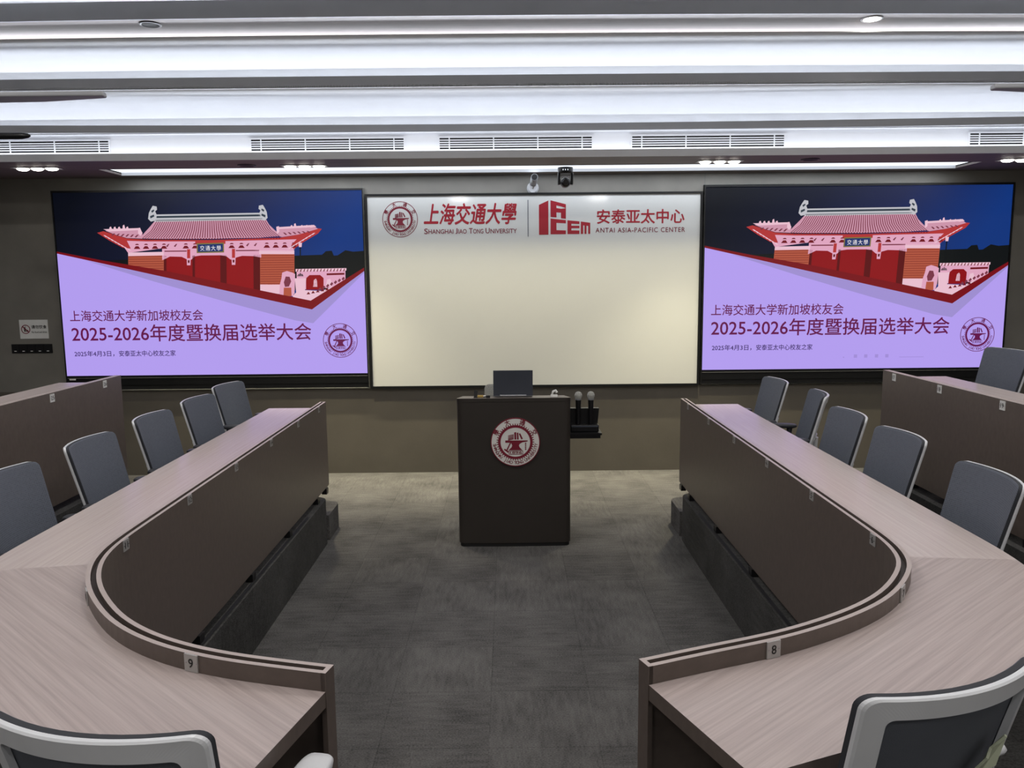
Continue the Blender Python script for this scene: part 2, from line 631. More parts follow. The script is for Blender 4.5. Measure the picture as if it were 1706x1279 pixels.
b = MB()
b.box(-6.6, 6.8, -7.4, WALL_Y + 0.2, -0.12, 0.0, 'carpet')
structure(b.build('floor'), 'floor', 'grey carpet tile floor of the meeting room')
b = MB()
b.box(-6.6, 6.8, WALL_Y, WALL_Y + 0.15, 0.0, 3.4, 'wall')
structure(b.build('wall_front'), 'wall', 'dark front wall behind the screens')
for nm, x0, x1 in (('wall_left', -6.6, -6.45), ('wall_right', 6.65, 6.8)):
    b = MB()
    b.box(x0, x1, -7.4, WALL_Y, 0.0, 4.4, 'side_wall')
    structure(b.build(nm), 'wall', nm.split('_')[1] + ' side wall of the room')
b = MB()
b.box(-6.6, 6.8, -7.55, -7.4, 0.0, 4.4, 'side_wall')
structure(b.build('wall_back'), 'wall', 'back wall of the room')
b = MB()
b.box(-6.45, 6.65, WALL_Y - 0.003, WALL_Y, 0.0, 0.925, 'wall_low')
structure(b.build('trim_10'), 'trim', 'brown lower cladding of the front wall')
# thin vertical joints of the wall cladding beside the board
b = MB()
for x in (-1.51, 2.055):
    b.box(x - 0.003, x + 0.003, WALL_Y - 0.002, WALL_Y, 0.0, 3.15, 'trim_light')
structure(b.build('trim_1'), 'trim', 'thin joints in the front wall cladding')

XR = [-6.5 + 13.2 * k / 32 for k in range(33)]


def swept(name, prof, k, key, smooth=False):
    """closed (y, z) profile carried along X; the plan curve adds k*x*x to y"""
    mb = MB()
    rows = [[(x, p[0] + k * x * x, p[1]) for p in prof] for x in XR]
    mb.grid(rows, key, close_v=True)
    mb.face(rows[0], key)
    mb.face(rows[-1], key)
    return mb.build(name, smooth=smooth)


def slab(pts, t):
    return pts + [(p[0], p[1] + t) for p in reversed(pts)]


# front soffit with the light slot
b = MB()
b.box(-6.5, 6.7, 7.36, SLOT[2], 3.15, 3.17, 'soffit')
b.box(-6.5, 6.7, SLOT[3], WALL_Y, 3.15, 3.17, 'soffit')
b.box(-6.5, SLOT[0], SLOT[2], SLOT[3], 3.15, 3.17, 'soffit')
b.box(SLOT[1], 6.7, SLOT[2], SLOT[3], 3.15, 3.17, 'soffit')
structure(b.build('ceiling'), 'ceiling', 'low brown soffit in front of the screens')
b = MB()
b.box(-6.5, 6.7, 7.34, 7.36, 3.15, 3.212, 'fascia_low_lit')
structure(b.build('trim_2'), 'trim', 'lowest grey fascia above the front soffit')
b = MB()
b.box(-6.5, 6.7, 7.50, 7.52, 3.16, 3.41, 'white')
structure(b.build('wall_bulkhead'), 'wall', 'white bulkhead face with air vents')
structure(swept('trim_3', [(7.43, 3.393), (7.45, 3.393), (7.45, 3.456), (7.43, 3.456)], -0.006, 'fascia'), 'trim', 'grey fascia above the air vents')
b = MB()
b.box(-6.5, 6.7, 7.44, 7.72, 3.394, 3.404, 'white')
structure(b.build('trim_4'), 'trim', 'cove tray above the vents')
structure(swept('ceiling.001', slab([(7.70, 3.40), (7.70, 3.58), (7.68, 3.64), (7.63, 3.69), (7.56, 3.708), (7.45, 3.710), (7.12, 3.710)], 0.02), 0.0015, 'white', True), 'ceiling', 'first white curved ceiling band')
structure(swept('trim_5', [(7.12, 3.708), (7.14, 3.708), (7.14, 3.802), (7.12, 3.802)], 0.0015, 'fascia'), 'trim', 'grey fascia between the two white ceiling bands')
structure(swept('ceiling.002', slab([(7.34, 3.72), (7.34, 3.92), (7.32, 3.98), (7.27, 4.025), (7.20, 4.041), (7.1, 4.043), (6.82, 4.043)], 0.008), 0.003, 'white', True), 'ceiling', 'second white curved ceiling band')
structure(swept('ceiling.003', [(6.61, 4.12), (7.25, 4.12), (7.25, 4.14), (6.61, 4.14)], 0.004, 'soffit'), 'ceiling', 'upper brown soffit with round downlights')
structure(swept('trim_6', [(7.24, 4.04), (7.26, 4.04), (7.26, 4.13), (7.24, 4.13)], 0.004, 'white'), 'trim', 'back of the upper cove')
structure(swept('trim_7', [(6.59, 4.12), (6.61, 4.12), (6.61, 4.255), (6.59, 4.255)], 0.004, 'fascia'), 'trim', 'upper grey fascia')
structure(swept('ceiling.004', slab([(6.98, 4.15), (6.98, 4.24), (6.93, 4.31), (6.83, 4.34), (-7.4, 4.34)], 0.02), 0.0, 'white', True), 'ceiling', 'high white ceiling over the seats')
b = MB()
b.box(-6.5, 6.7, 6.6, 8.7, 4.38, 4.42, 'white')
b.box(-6.5, 6.7, 8.56, 8.7, 3.17, 4.38, 'white')
structure(b.build('ceiling.005'), 'ceiling', 'slab above the ceiling bands')

# slot light
sl = empty('linear_ceiling_light', (0.33, 8.13, 3.15))
b = MB()
b.box(SLOT[0] - 0.33, SLOT[1] - 0.33, -0.235, 0.235, 0.03, 0.045, 'lamp_soft')
b.build('diffuser', sl)
b = MB()
for y0, y1 in ((-0.235, -0.228), (0.228, 0.235)):
    b.box(SLOT[0] - 0.33, SLOT[1] - 0.33, y0, y1, 0.0, 0.03, 'white')
b.build('housing', sl)
tag(sl, 'long white linear light slot in the soffit over the front wall', 'light')

# raised seating platform with its step at the front end
PLAT = 0.36


def smooth_path(pts, step=0.04):
    P = [Vector((p[0], p[1])) for p in pts]
    out = []
    for i in range(len(P) - 1):
        p0, p1, p2, p3 = P[max(i - 1, 0)], P[i], P[i + 1], P[min(i + 2, len(P) - 1)]
        n = max(1, int((p2 - p1).length / step)) if p1.y < 3.05 else 8
        for k in range(n):
            t = k / n
            if p1.y >= 3.05 or p2.y >= 3.35:
                out.append(p1.lerp(p2, t))
            elif p3.y > 4.0:
                out.append(p1.lerp(p2, t))
            else:
                out.append(0.5 * ((2 * p1) + (p2 - p0) * t + (2 * p0 - 5 * p1 + 4 * p2 - p3) * t * t + (3 * p1 - p0 - 3 * p2 + p3) * t ** 3))
    out.append(P[-1])
    for _ in range(3):
        out = [out[0]] + [(out[i - 1] + out[i] * 2 + out[i + 1]) / 4 for i in range(1, len(out) - 1)] + [out[-1]]
    return out


def offset(P, d):
    out = []
    for i in range(len(P)):
        t = (P[min(i + 1, len(P) - 1)] - P[max(i - 1, 0)]).normalized()
        out.append(P[i] + Vector((t.y, -t.x)) * d)
    return out


# aisle face of the two desks, from the near end to the far end
AISLE_R = smooth_path([(0.336, 2.003), (0.528, 2.079), (0.705, 2.145), (0.85, 2.215), (1.014, 2.315), (1.162, 2.437), (1.285, 2.590), (1.365, 2.735), (1.400, 2.90), (1.407, 3.10), (1.407, 3.4), (1.403, 6.505)])
AISLE_L = smooth_path([(-0.467, 1.988), (-0.631, 2.030), (-0.756, 2.066), (-0.89, 2.120), (-1.02, 2.195), (-1.155, 2.306), (-1.273, 2.445), (-1.372, 2.589), (-1.450, 2.751), (-1.493, 2.91), (-1.507, 3.10), (-1.508, 3.4), (-1.503, 6.515)])

# platform outline: along both desks, 4 cm towards the aisle, closed behind the camera
edge_r = offset(AISLE_R, -0.04)
edge_l = offset(AISLE_L, 0.04)


def arc(cx, cy, r, a0, a1, n=8):
    return [Vector((cx + r * math.cos(math.radians(a0 + (a1 - a0) * k / n)), cy + r * math.sin(math.radians(a0 + (a1 - a0) * k / n)))) for k in range(n + 1)]


er = [p for p in edge_r if p.y < 6.0]
el = [p for p in edge_l if p.y < 6.0]
right_poly = [Vector((6.65, -7.4)), Vector((6.65, 6.30))] + arc(1.47, 6.2, 0.10, 90, 180) + list(reversed(er)) + [Vector((0.30, 1.2)), Vector((0.30, -7.4))]
left_poly = [Vector((-6.45, -7.4)), Vector((-0.42, -7.4)), Vector((-0.42, 1.2))] + el + arc(-1.565, 6.2, 0.10, 0, 90) + [Vector((-6.45, 6.30))]
for nm, poly, lab in (('raised_platform', right_poly, 'right carpeted platform'), ('raised_platform', left_poly, 'left carpeted platform')):
    b = MB()
    b.prism(poly, 0.0, PLAT, 'carpet_dark')
    structure(b.build(nm), 'platform', lab + ' that carries the front desk')
b = MB()
b.box(-0.42, 0.30, -7.4, 1.2, 0.0, PLAT, 'carpet_dark')
structure(b.build('raised_platform'), 'platform', 'carpeted platform at the back of the aisle')
for sgn, xe, far, lab in ((1, 1.37, 6.65, 'right'), (-1, -1.465, -6.45, 'left')):
    b = MB()
    xin = xe + sgn * 0.10
    ar = arc(xin, 6.64, 0.10, 180 if sgn > 0 else 0, 90)
    poly = [Vector((far, 6.305)), Vector((xe, 6.305))] + ar + [Vector((far, 6.74))]
    b.prism(poly, 0.0, 0.205, 'carpet')
    structure(b.build('platform_step'), 'step', 'low carpeted step at the front end of the ' + lab + ' platform')
# rubber edge strip along the platform edge
for E_ in (er, el):
    b = MB()
    sg = 1 if E_ is er else -1
    q0, q1 = offset(E_, 0.012 * sg), offset(E_, 0.035 * sg)
    b.grid([[(p.x, p.y, PLAT + 0.003) for p in q0], [(p.x, p.y, PLAT + 0.003) for p in q1]], 'black_matt')
    structure(b.build('trim_8' if sg > 0 else 'trim_9'), 'trim', 'dark nosing line on the platform edge')
# second tier
PLAT2 = 0.68
for x0, x1, lab in ((2.62, 6.65, 'right'), (-6.45, -2.77, 'left')):
    b = MB()
    b.box(x0, x1, -7.4, 5.45, PLAT, PLAT2, 'carpet_dark')
    structure(b.build('upper_platform'), 'platform', lab + ' upper carpeted platform behind the front row')


# ------------------------------------------------------------------ front wall: whiteboard and screens
board = empty('whiteboard', (0.27, WALL_Y - 0.004, 0.94))
bx0, bx1, bz0, bz1 = -1.478, 2.028, 0.93, 2.96
Y = -0.03
b = MB()
b.box(bx0 - 0.27 + 0.022, bx1 - 0.27 - 0.022, -0.034, -0.004, 0.005, bz1 - 0.94 - 0.018, 'board')
b.build('writing_surface', board)
b = MB()
X0, X1, Z0, Z1 = bx0 - 0.27, bx1 - 0.27, bz0 - 0.94, bz1 - 0.94
b.box(X0, X0 + 0.024, -0.05, 0, Z0, Z1, 'bezel')
b.box(X1 - 0.024, X1, -0.05, 0, Z0, Z1, 'bezel')
b.box(X0 + 0.024, X1 - 0.024, -0.05, 0, Z0, Z0 + 0.024, 'bezel')
b.box(X0 + 0.024, X1 - 0.024, -0.05, 0, Z1 - 0.018, Z1, 'bezel')
b.build('frame', board)
yl = -0.0352


def bb(x0, x1, z0, z1):
    return (x0 - 0.27, x1 - 0.27, z0 - 0.94, z1 - 0.94)


b = MB()
b.keep = True
emblem_art(b, (-1.118 - 0.27, 2.702 - 0.94), 0.184, yl, 'maroon')
emblem_letters(b, (-1.118 - 0.27, 2.702 - 0.94), 0.184, yl, 'maroon')
tag(b.build('emblem', board), 'dark red round university seal')
b = MB()
b.keep = True
add_text(b, '上海交通大學', bb(-0.874, 0.097, 2.641, 2.863), yl, 'red', offset=0.022, shear=0.22)
add_text(b, 'S', bb(-0.870, -0.832, 2.548, 2.606), yl, 'maroon', 0.012)
add_text(b, 'HANGHAI', bb(-0.826, -0.566, 2.550, 2.597), yl, 'maroon', 0.012)
add_text(b, 'J', bb(-0.545, -0.523, 2.548, 2.606), yl, 'maroon', 0.012)
add_text(b, 'IAO', bb(-0.515, -0.427, 2.550, 2.597), yl, 'maroon', 0.012)
add_text(b, 'T', bb(-0.404, -0.365, 2.550, 2.606), yl, 'maroon', 0.012)
add_text(b, 'ONG', bb(-0.360, -0.254, 2.550, 2.597), yl, 'maroon', 0.012)
add_text(b, 'U', bb(-0.231, -0.188, 2.550, 2.606), yl, 'maroon', 0.012)
add_text(b, 'NIVERSITY', bb(-0.180, 0.095, 2.550, 2.597), yl, 'maroon', 0.012)
b.build('university_lettering', board)
b = MB()
b.box(0.209 - 0.27, 0.216 - 0.27, yl - 0.0005, yl + 0.001, 2.514 - 0.94, 2.889 - 0.94, 'divider')
b.build('divider_line', board)


def L(px, pz):       # logo drawn on a 1706 x 548 sketch of the board's right part
    return (0.326 - 0.27 + (px - 110) / 525 * 0.537, 2.532 - 0.94 + (430 - pz) / 358 * 0.357)


b = MB()
b.keep = True
for poly in (
        [(110, 124), (206, 80), (206, 430), (110, 430)],
        [(228, 78), (384, 120), (384, 160), (334, 142), (288, 132), (288, 158), (334, 166), (384, 160), (384, 270), (334, 262), (334, 206), (288, 202), (288, 254), (228, 248)],
        [(228, 264), (384, 282), (384, 316), (288, 310), (288, 384), (384, 388), (384, 426), (228, 426)],
        [(400, 284), (522, 296), (522, 324), (440, 320), (440, 340), (522, 342), (522, 366), (440, 366), (440, 388), (522, 390), (522, 426), (400, 426)],
        [(536, 298), (632, 312), (632, 426), (612, 426), (612, 344), (594, 342), (594, 426), (574, 426), (574, 340), (560, 338), (560, 426), (536, 426)]):
    flat(b, [L(*p) for p in poly], yl, 'red')
b.build('block_logo', board)
b = MB()
b.keep = True
add_text(b, '安泰亚太中心', bb(0.928, 1.842, 2.637, 2.785), yl, 'red', offset=0.018)
add_text(b, 'ANTAI ASIA-PACIFIC CENTER', bb(0.916, 1.849, 2.547, 2.597), yl, 'maroon', offset=0.008, spacing=1.15)
b.build('centre_lettering', board)
tag(board, 'large glossy whiteboard with red university logos between the two screens', 'whiteboard')

SW, SH = 3.195, 1.905


def S(px, py):
    """a point of the slide, digitised on a 1706-wide sketch of it -> metres on the screen"""
    t = (py - 55.0) / 945.0
    xl, xr = 40 + 72 * t, 1625 + 27 * t
    return ((px - xl) / (xr - xl) * SW, (1 - t) * SH)


def clipped(u0, u1):
    return max(0.0, u0), min(SW, u1)


def slide_mesh():
    b = MB()
    b.keep = True
    y = [0.0]

    def P(pts, key, up=True):
        flat(b, [(min(SW, max(0, q[0])), min(SH, max(0, q[1]))) for q in (S(*p) for p in pts)], y[0], key)

    def layer():
        y[0] -= 0.0006
    flat(b, [(0, 0), (SW, 0), (SW, SH), (0, SH)], y[0], 's_sky')
    layer()
    # dark tree line
    P([(40, 385), (180, 392), (300, 400), (440, 395), (440, 480), (40, 480)], 's_dark')
    P([(1270, 384), (1420, 380), (1440, 362), (1470, 360), (1480, 385), (1500, 384), (1540, 358), (1580, 366), (1640, 362), (1660, 560), (1270, 560)], 's_dark')
    layer()
    # body of the gate: walls and doors
    P([(426, 372), (608, 372), (608, 560), (426, 560)], 's_brick')
    P([(1100, 368), (1278, 372), (1278, 532), (1100, 532)], 's_brick')
    P([(608, 350), (1102, 350), (1102, 640), (608, 640)], 's_door')
    P([(1102, 530), (1278, 532), (1278, 580), (1102, 580)], 's_pale')
    layer()
    for k in range(13):
        zz = 380 + k * 12
        P([(428, zz), (606, zz), (606, zz + 4), (428, zz + 4)], 's_brickline')
        P([(1104, zz), (1276, zz), (1276, zz + 4), (1104, zz + 4)], 's_brickline')
    for x0, x1 in ((755, 768), (898, 930), (1068, 1102), (608, 622)):
        P([(x0, 378), (x1, 378), (x1, 640), (x0, 640)], 's_door_dark')
    # lintel with arched soffits between the doors
    P([(600, 330), (1108, 330), (1108, 392), (1070, 384), (1010, 382), (980, 390), (964, 402), (950, 400), (930, 384), (900, 378), (800, 378), (770, 382), (748, 400), (736, 402), (724, 396), (700, 384), (640, 382), (612, 396), (600, 400)], 's_beam')
    for x in (736, 966):
        P([(x - 12, 340), (x + 12, 340), (x + 9, 428), (x - 9, 428)], 's_beam')
    layer()
    for x in (736, 966):
        P([(x - 8, 346), (x + 8, 346), (x + 8, 392), (x - 8, 392)], 's_eave')
        P([(x - 5, 402), (x + 5, 402), (x + 4, 416), (x - 4, 416)], 's_door_dark')
    P([(612, 352), (726, 352), (726, 358), (612, 358)], 's_roofline')
    P([(978, 352), (1098, 352), (1098, 358), (978, 358)], 's_roofline')
    # bracket band
    P([(426, 360), (608, 358), (608, 376), (426, 378)], 's_pale')
    P([(1098, 356), (1278, 356), (1278, 376), (1098, 374)], 's_pale')
    P([(380, 296), (860, 300), (1320, 290), (1270, 362), (1108, 360), (1000, 340), (600, 340), (426, 362)], 's_beam')
    layer()
    for x0 in list(range(455, 600, 46)) + [705, 752, 940, 990] + list(range(1120, 1270, 46)):
        P([(x0, 342), (x0 + 10, 328), (x0 + 24, 328), (x0 + 34, 342)], 's_eave_dark')
        P([(x0 + 6, 322), (x0 + 12, 316), (x0 + 22, 316), (x0 + 28, 322)], 's_eave_dark')
    for x0 in (620, 660, 1030, 1070):
        P([(x0, 330), (x0 + 12, 318), (x0 + 18, 318), (x0 + 8, 334)], 's_roofline')
    # eaves: red undersides and upturned corners
    P([(268, 258), (300, 250), (420, 288), (520, 296), (860, 300), (1200, 292), (1300, 276), (1385, 244), (1420, 248), (1400, 272), (1320, 318), (1275, 350), (1262, 330), (1290, 300), (1180, 302), (860, 307), (520, 304), (420, 300), (440, 340), (400, 336), (330, 298)], 's_eave')
    P([(770, 304), (925, 302), (925, 320), (770, 322)], 's_eave')
    layer()
    for k in range(8):
        x0, z0 = 300 + 17 * k, 270 + 10 * k
        P([(x0, z0), (x0 + 9, z0 + 1), (x0 + 24, z0 + 11), (x0 + 12, z0 + 10)], 's_pale')
        x0, z0 = 1386 - 17 * k, 268 + 10 * k
        P([(x0, z0), (x0 - 9, z0 + 1), (x0 - 24, z0 + 11), (x0 - 12, z0 + 10)], 's_pale')
    # lower roof slopes at both ends
    P([(310, 248), (345, 240), (480, 240), (500, 258), (500, 290), (420, 286), (360, 268)], 's_roof')
    P([(1190, 240), (1330, 240), (1385, 238), (1400, 248), (1300, 276), (1215, 288), (1190, 280)], 's_roof')
    # main roof
    P([(568, 196), (1130, 192), (1150, 225), (1178, 252), (1215, 282), (1100, 290), (860, 294), (600, 292), (486, 288), (514, 256), (540, 228)], 's_roof')
    layer()
    for k in range(54):
        t = k / 53.0
        xt, xb = 574 + 550 * t, 498 + 706 * t
        bow = (0.5 - t) * 26
        P([(xt, 200), (xt + 4, 200), (xt + (xb - xt) * 0.55 + bow + 4, 250), (xb + 5, 288), (xb, 288), (xt + (xb - xt) * 0.55 + bow - 1, 250)], 's_roofline')
    for k in range(50):
        x0 = 492 + k * 14.4
        P([(x0, 290), (x0 + 9, 290), (x0 + 4.5, 298)], 's_eave_dark')
    for k in range(6):
        x0 = 352 + k * 24
        P([(x0, 262 + k * 1.5), (x0 + 10, 262 + k * 1.5), (x0 - 4, 274 + k * 2), (x0 - 12, 272 + k * 2)], 's_roofline')
        x0 = 1350 - k * 24
        P([(x0, 258 + k * 1.5), (x0 - 10, 258 + k * 1.5), (x0 + 4, 268 + k * 2), (x0 + 12, 266 + k * 2)], 's_roofline')
    P([(300, 240), (480, 236), (486, 246), (330, 252)], 's_pale')
    P([(1188, 238), (1380, 228), (1392, 238), (1195, 248)], 's_pale')
    for x0 in (330, 352, 374, 398, 416, 1258, 1276, 1310, 1335, 1360):
        hgt = 18 if x0 in (398, 1276) else 9
        P([(x0, 242), (x0 + 2, 240 - hgt), (x0 + 9, 236 - hgt), (x0 + 15, 240)], 's_pale')
    P([(478, 236), (488, 234), (500, 262), (490, 276), (478, 262)], 's_pale')
    P([(1186, 236), (1200, 232), (1202, 262), (1190, 272)], 's_pale')
    # ridge and ridge ornaments
    P([(570, 168), (1110, 164), (1118, 200), (562, 206)], 's_ridge')
    layer()
    P([(574, 176), (1104, 172), (1106, 182), (572, 186)], 's_ridge_dark')
    P([(566, 196), (1114, 192), (1116, 195), (566, 199)], 's_ridge_dark')
    for m_, x0 in ((1, 530), (-1, 1142)):
        P([(x0, 190), (x0 + 4 * m_, 160), (x0 + 14 * m_, 140), (x0 + 24 * m_, 124), (x0 + 44 * m_, 128), (x0 + 46 * m_, 144), (x0 + 36 * m_, 152), (x0 + 44 * m_, 170), (x0 + 42 * m_, 198), (x0 + 14 * m_, 204)], 's_ridge')
    layer()
    for m_, x0 in ((1, 530), (-1, 1142)):
        P([(x0 + 16 * m_, 150), (x0 + 30 * m_, 142), (x0 + 32 * m_, 150), (x0 + 20 * m_, 160)], 's_ridge_dark')
        P([(x0 + 10 * m_, 176), (x0 + 30 * m_, 168), (x0 + 32 * m_, 178), (x0 + 12 * m_, 188)], 's_ridge_dark')
    # name plaque
    P([(778, 316), (918, 314), (918, 364), (778, 366)], 's_plaque_frame')
    layer()
    P([(784, 322), (912, 320), (912, 358), (784, 360)], 's_plaque')
    layer()
    p0, p1 = S(796, 354), S(902, 328)
    add_text(b, '交通大學', (p0[0], p1[0], p0[1], p1[1]), y[0], 's_white', spacing=1.25)
    # small things right of the gate
    P([(1285, 452), (1545, 450), (1545, 462), (1285, 466)], 's_pale')
    P([(1290, 466), (1540, 462), (1540, 545), (1290, 560)], 's_beam')
    P([(1306, 340), (1312, 340), (1312, 480), (1306, 480)], 's_dark')
    P([(1298, 478), (1320, 478), (1326, 490), (1292, 490)], 's_dark')
    P([(1300, 318), (1318, 318), (1316, 340), (1302, 340)], 's_pale')
    layer()
    for k in range(15):
        P([(1290 + 17 * k, 466), (1296 + 17 * k, 452), (1300 + 17 * k, 452), (1296 + 17 * k, 466)], 's_eave_dark')
    P([(1338, 560), (1338, 500), (1356, 484), (1410, 484), (1428, 500), (1428, 560)], 's_door')
    P([(1444, 476), (1535, 474), (1535, 484), (1444, 486)], 's_eave_dark')
    # stone lion on its base
    P([(1200, 590), (1204, 530), (1212, 500), (1216, 470), (1240, 462), (1268, 470), (1282, 478), (1280, 560), (1272, 592)], 's_beam')
    P([(1280, 500), (1340, 500), (1336, 520), (1330, 600), (1290, 600)], 's_pale')
    P([(1374, 545), (1378, 510), (1388, 502), (1394, 512), (1396, 545)], 's_pale')
    P([(1440, 540), (1446, 508), (1462, 504), (1468, 520), (1470, 545)], 's_pale')
    P([(1270, 590), (1300, 560), (1420, 566), (1470, 545), (1460, 580), (1380, 620), (1330, 640), (1270, 625)], 's_pale')
    layer()
    P([(1222, 592), (1224, 548), (1262, 548), (1264, 592)], 's_brick')
    P([(1224, 520), (1234, 490), (1254, 492), (1262, 516), (1250, 542), (1230, 544)], 's_roofline')
    for k in range(5):
        P([(1340 + 24 * k, 584 - 5 * k), (1350 + 24 * k, 570 - 5 * k), (1360 + 24 * k, 583 - 5 * k)], 's_eave_dark')
    for k in range(7):
        P([(1400 + 20 * k, 560 - 9 * k), (1410 + 20 * k, 548 - 9 * k), (1418 + 20 * k, 556 - 9 * k), (1408 + 20 * k, 568 - 9 * k)], 's_roofline')
    layer()
    # lower part of the slide
    P([(40, 358), (1368, 655), (1640, 462), (1660, 1010), (40, 1010)], 's_lav')
    layer()
    P([(200, 396), (1368, 655), (1640, 462), (1640, 474), (1374, 734), (1280, 718), (940, 622), (560, 510)], 's_shadow')
    layer()
    P([(40, 352), (300, 400), (620, 456), (850, 506), (1362, 616), (1640, 448), (1640, 466), (1368, 662), (40, 362)], 's_band')
    return b


def slide_text(parent):
    def T(name, body, x0, x1, z0, z1, key, off):
        t = MB()
        t.keep = True
        a, c = S(x0, z1), S(x1, z0)
        add_text(t, body, (a[0], c[0], a[1], c[1]), -0.0125, key, off)
        t.build(name, parent)
    T('slide_heading', '上海交通大学新加坡校友会', 130, 808, 656, 714, 's_text', 0.008)
    T('slide_title', '2025-2026年度暨换届选举大会', 140, 1363, 732, 822, 's_text', 0.010)
    T('slide_date', '2025年4月3日，', 152, 354, 868, 899, 's_navy', 0.010)
    T('slide_place', '安泰亚太中心校友之家', 380, 668, 868, 899, 's_navy', 0.010)


def make_screen(name, x0, z0, label, first=None):
    root = empty(name, (x0, WALL_Y - 0.004, z0))
    f = MB()
    f.box(-0.014, 0.0, -0.04, 0.0, -0.155, SH + 0.02, 'bezel')
    f.box(SW, SW + 0.014, -0.04, 0.0, -0.155, SH + 0.02, 'bezel')
    f.box(0.0, SW, -0.04, 0.0, SH, SH + 0.02, 'bezel')
    f.box(0.0, SW, -0.03, 0.0, -0.105, 0.0, 'bezel')
    f.box(0.0, SW, -0.015, 0.0, -0.155, -0.105, 'black_matt')
    f.box(0.0, SW, -0.034, -0.03, -0.030, -0.024, 'trim_light')
    f.build('bezel', root)
    if first:
        for ch in children(first):
            if not ch.name.startswith('bezel'):
                copy_tree(ch, root)
    else:
        d = slide_mesh().build('display', root, loc=(0, -0.03, 0))
        slide_text(d)
        e = MB()
        e.keep = True
        c = S(1513, 826)
        emblem_art(e, c, 0.182, -0.0125, 's_text')
        emblem_letters(e, c, 0.182, -0.0125, 's_text')
        e.build('slide_emblem', d)
    e = MB()
    for z0_, z1_, x0_, x1_ in ((-0.160, -0.155, -0.018, SW + 0.018), (SH + 0.02, SH + 0.024, -0.018, SW + 0.018)):
        e.box(x0_, x1_, -0.042, 0.0, z0_, z1_, 'trim_light')
    e.box(-0.018, -0.014, -0.042, 0.0, -0.155, SH + 0.02, 'trim_light')
    e.box(SW + 0.014, SW + 0.018, -0.042, 0.0, -0.155, SH + 0.02, 'trim_light')
    e.build('edge_trim', root)
    return tag(root, label, 'screen', 'screens on the front wall')


scr = make_screen('display_screen', -4.703, 1.097, 'large wall screen showing the red gate slide, left of the whiteboard')
scr2 = make_screen('display_screen', 2.058, 1.097, 'large wall screen showing the red gate slide, right of the whiteboard', scr)
b = MB()
b.box(0.02, 0.085, -0.036, -0.03, -0.047, -0.032, 'paper')
tag(b.build('maker_label', scr), 'small white label')
d2 = [c for c in children(scr2) if c.name.startswith('display')][0]
for dx, w_, h_ in ((0.0, 0.012, 0.012), (0.115, 0.035, 0.035), (0.225, 0.035, 0.035), (0.34, 0.035, 0.035), (0.45, 0.035, 0.035), (0.60, 0.26, 0.006)):
    b = MB()
    b.keep = True
    flat(b, [(1.50 + dx, 0.115), (1.50 + dx + w_, 0.115), (1.50 + dx + w_, 0.115 + h_), (1.50 + dx, 0.115 + h_)], -0.0125, 's_faint')
    tag(b.build('slide_caption_mark', d2), 'faint mark of a blurred caption')

# sign and switch panel on the front wall
sg = empty('wall_sign', (-5.035, WALL_Y, 1.595))
b = MB()
b.box(-0.15, 0.15, -0.006, 0, -0.10, 0.10, 'paper')
b.build('board', sg)
b = MB()
b.keep = True
ring(b, (-0.085, 0.0), 0.040, 0.048, -0.0075, 'maroon', 40)
flat(b, [(-0.121, 0.026), (-0.113, 0.033), (-0.049, -0.026), (-0.057, -0.033)], -0.0078, 'maroon')
b.build('prohibition_symbol', sg)
b = MB()
b.keep = True
flat(b, [(-0.104, 0.022), (-0.086, 0.022), (-0.089, -0.026), (-0.101, -0.026)], -0.0072, 'ink')
flat(b, [(-0.094, 0.022), (-0.090, 0.022), (-0.084, 0.034), (-0.088, 0.034)], -0.0072, 'ink')
flat(b, [(-0.082, -0.008), (-0.060, -0.008), (-0.056, -0.014), (-0.086, -0.014)], -0.0072, 'ink')
flat(b, [(-0.086, -0.017), (-0.056, -0.017), (-0.060, -0.025), (-0.082, -0.025)], -0.0072, 'ink')
b.build('food_and_cup_symbol', sg)
b = MB()
b.keep = True
add_text(b, '请勿饮食', (-0.024, 0.138, 0.006, 0.044), -0.007, 'ink', 0.02)
b.build('chinese_lettering', sg)
b = MB()
b.keep = True
add_text(b, 'No food and drink', (-0.024, 0.138, -0.040, -0.020), -0.007, 'ink', 0.01)
b.build('english_lettering', sg)
tag(sg, 'white no food and drink sign on the dark wall left of the screens', 'sign')


def switch_panel(x, wdt, n, label):
    sp = empty('switch_panel', (x, WALL_Y, 1.39))
    b = MB()
    b.box(-wdt / 2, wdt / 2, -0.012, 0, -0.048, 0.048, 'black')
    b.build('cover_plate', sp, bevel=0.003)
    for k in range(n):
        cx_ = -wdt / 2 + (k + 0.5) * wdt / n
        b = MB()
        b.box(cx_ - wdt / n * 0.42, cx_ + wdt / n * 0.42, -0.017, -0.012, -0.038, 0.038, 'black')
        sw = b.build('switch', sp)
        b = MB()
        b.box(cx_ - 0.012, cx_ + 0.012, -0.0185, -0.017, -0.030, -0.022, 'paper')
        b.build('switch_label', sw)
    return tag(sp, label, 'switch')


switch_panel(-5.07, 0.43, 5, 'long black switch panel below the white sign')
switch_panel(5.68, 0.17, 2, 'small black switch panel right of the right screen')

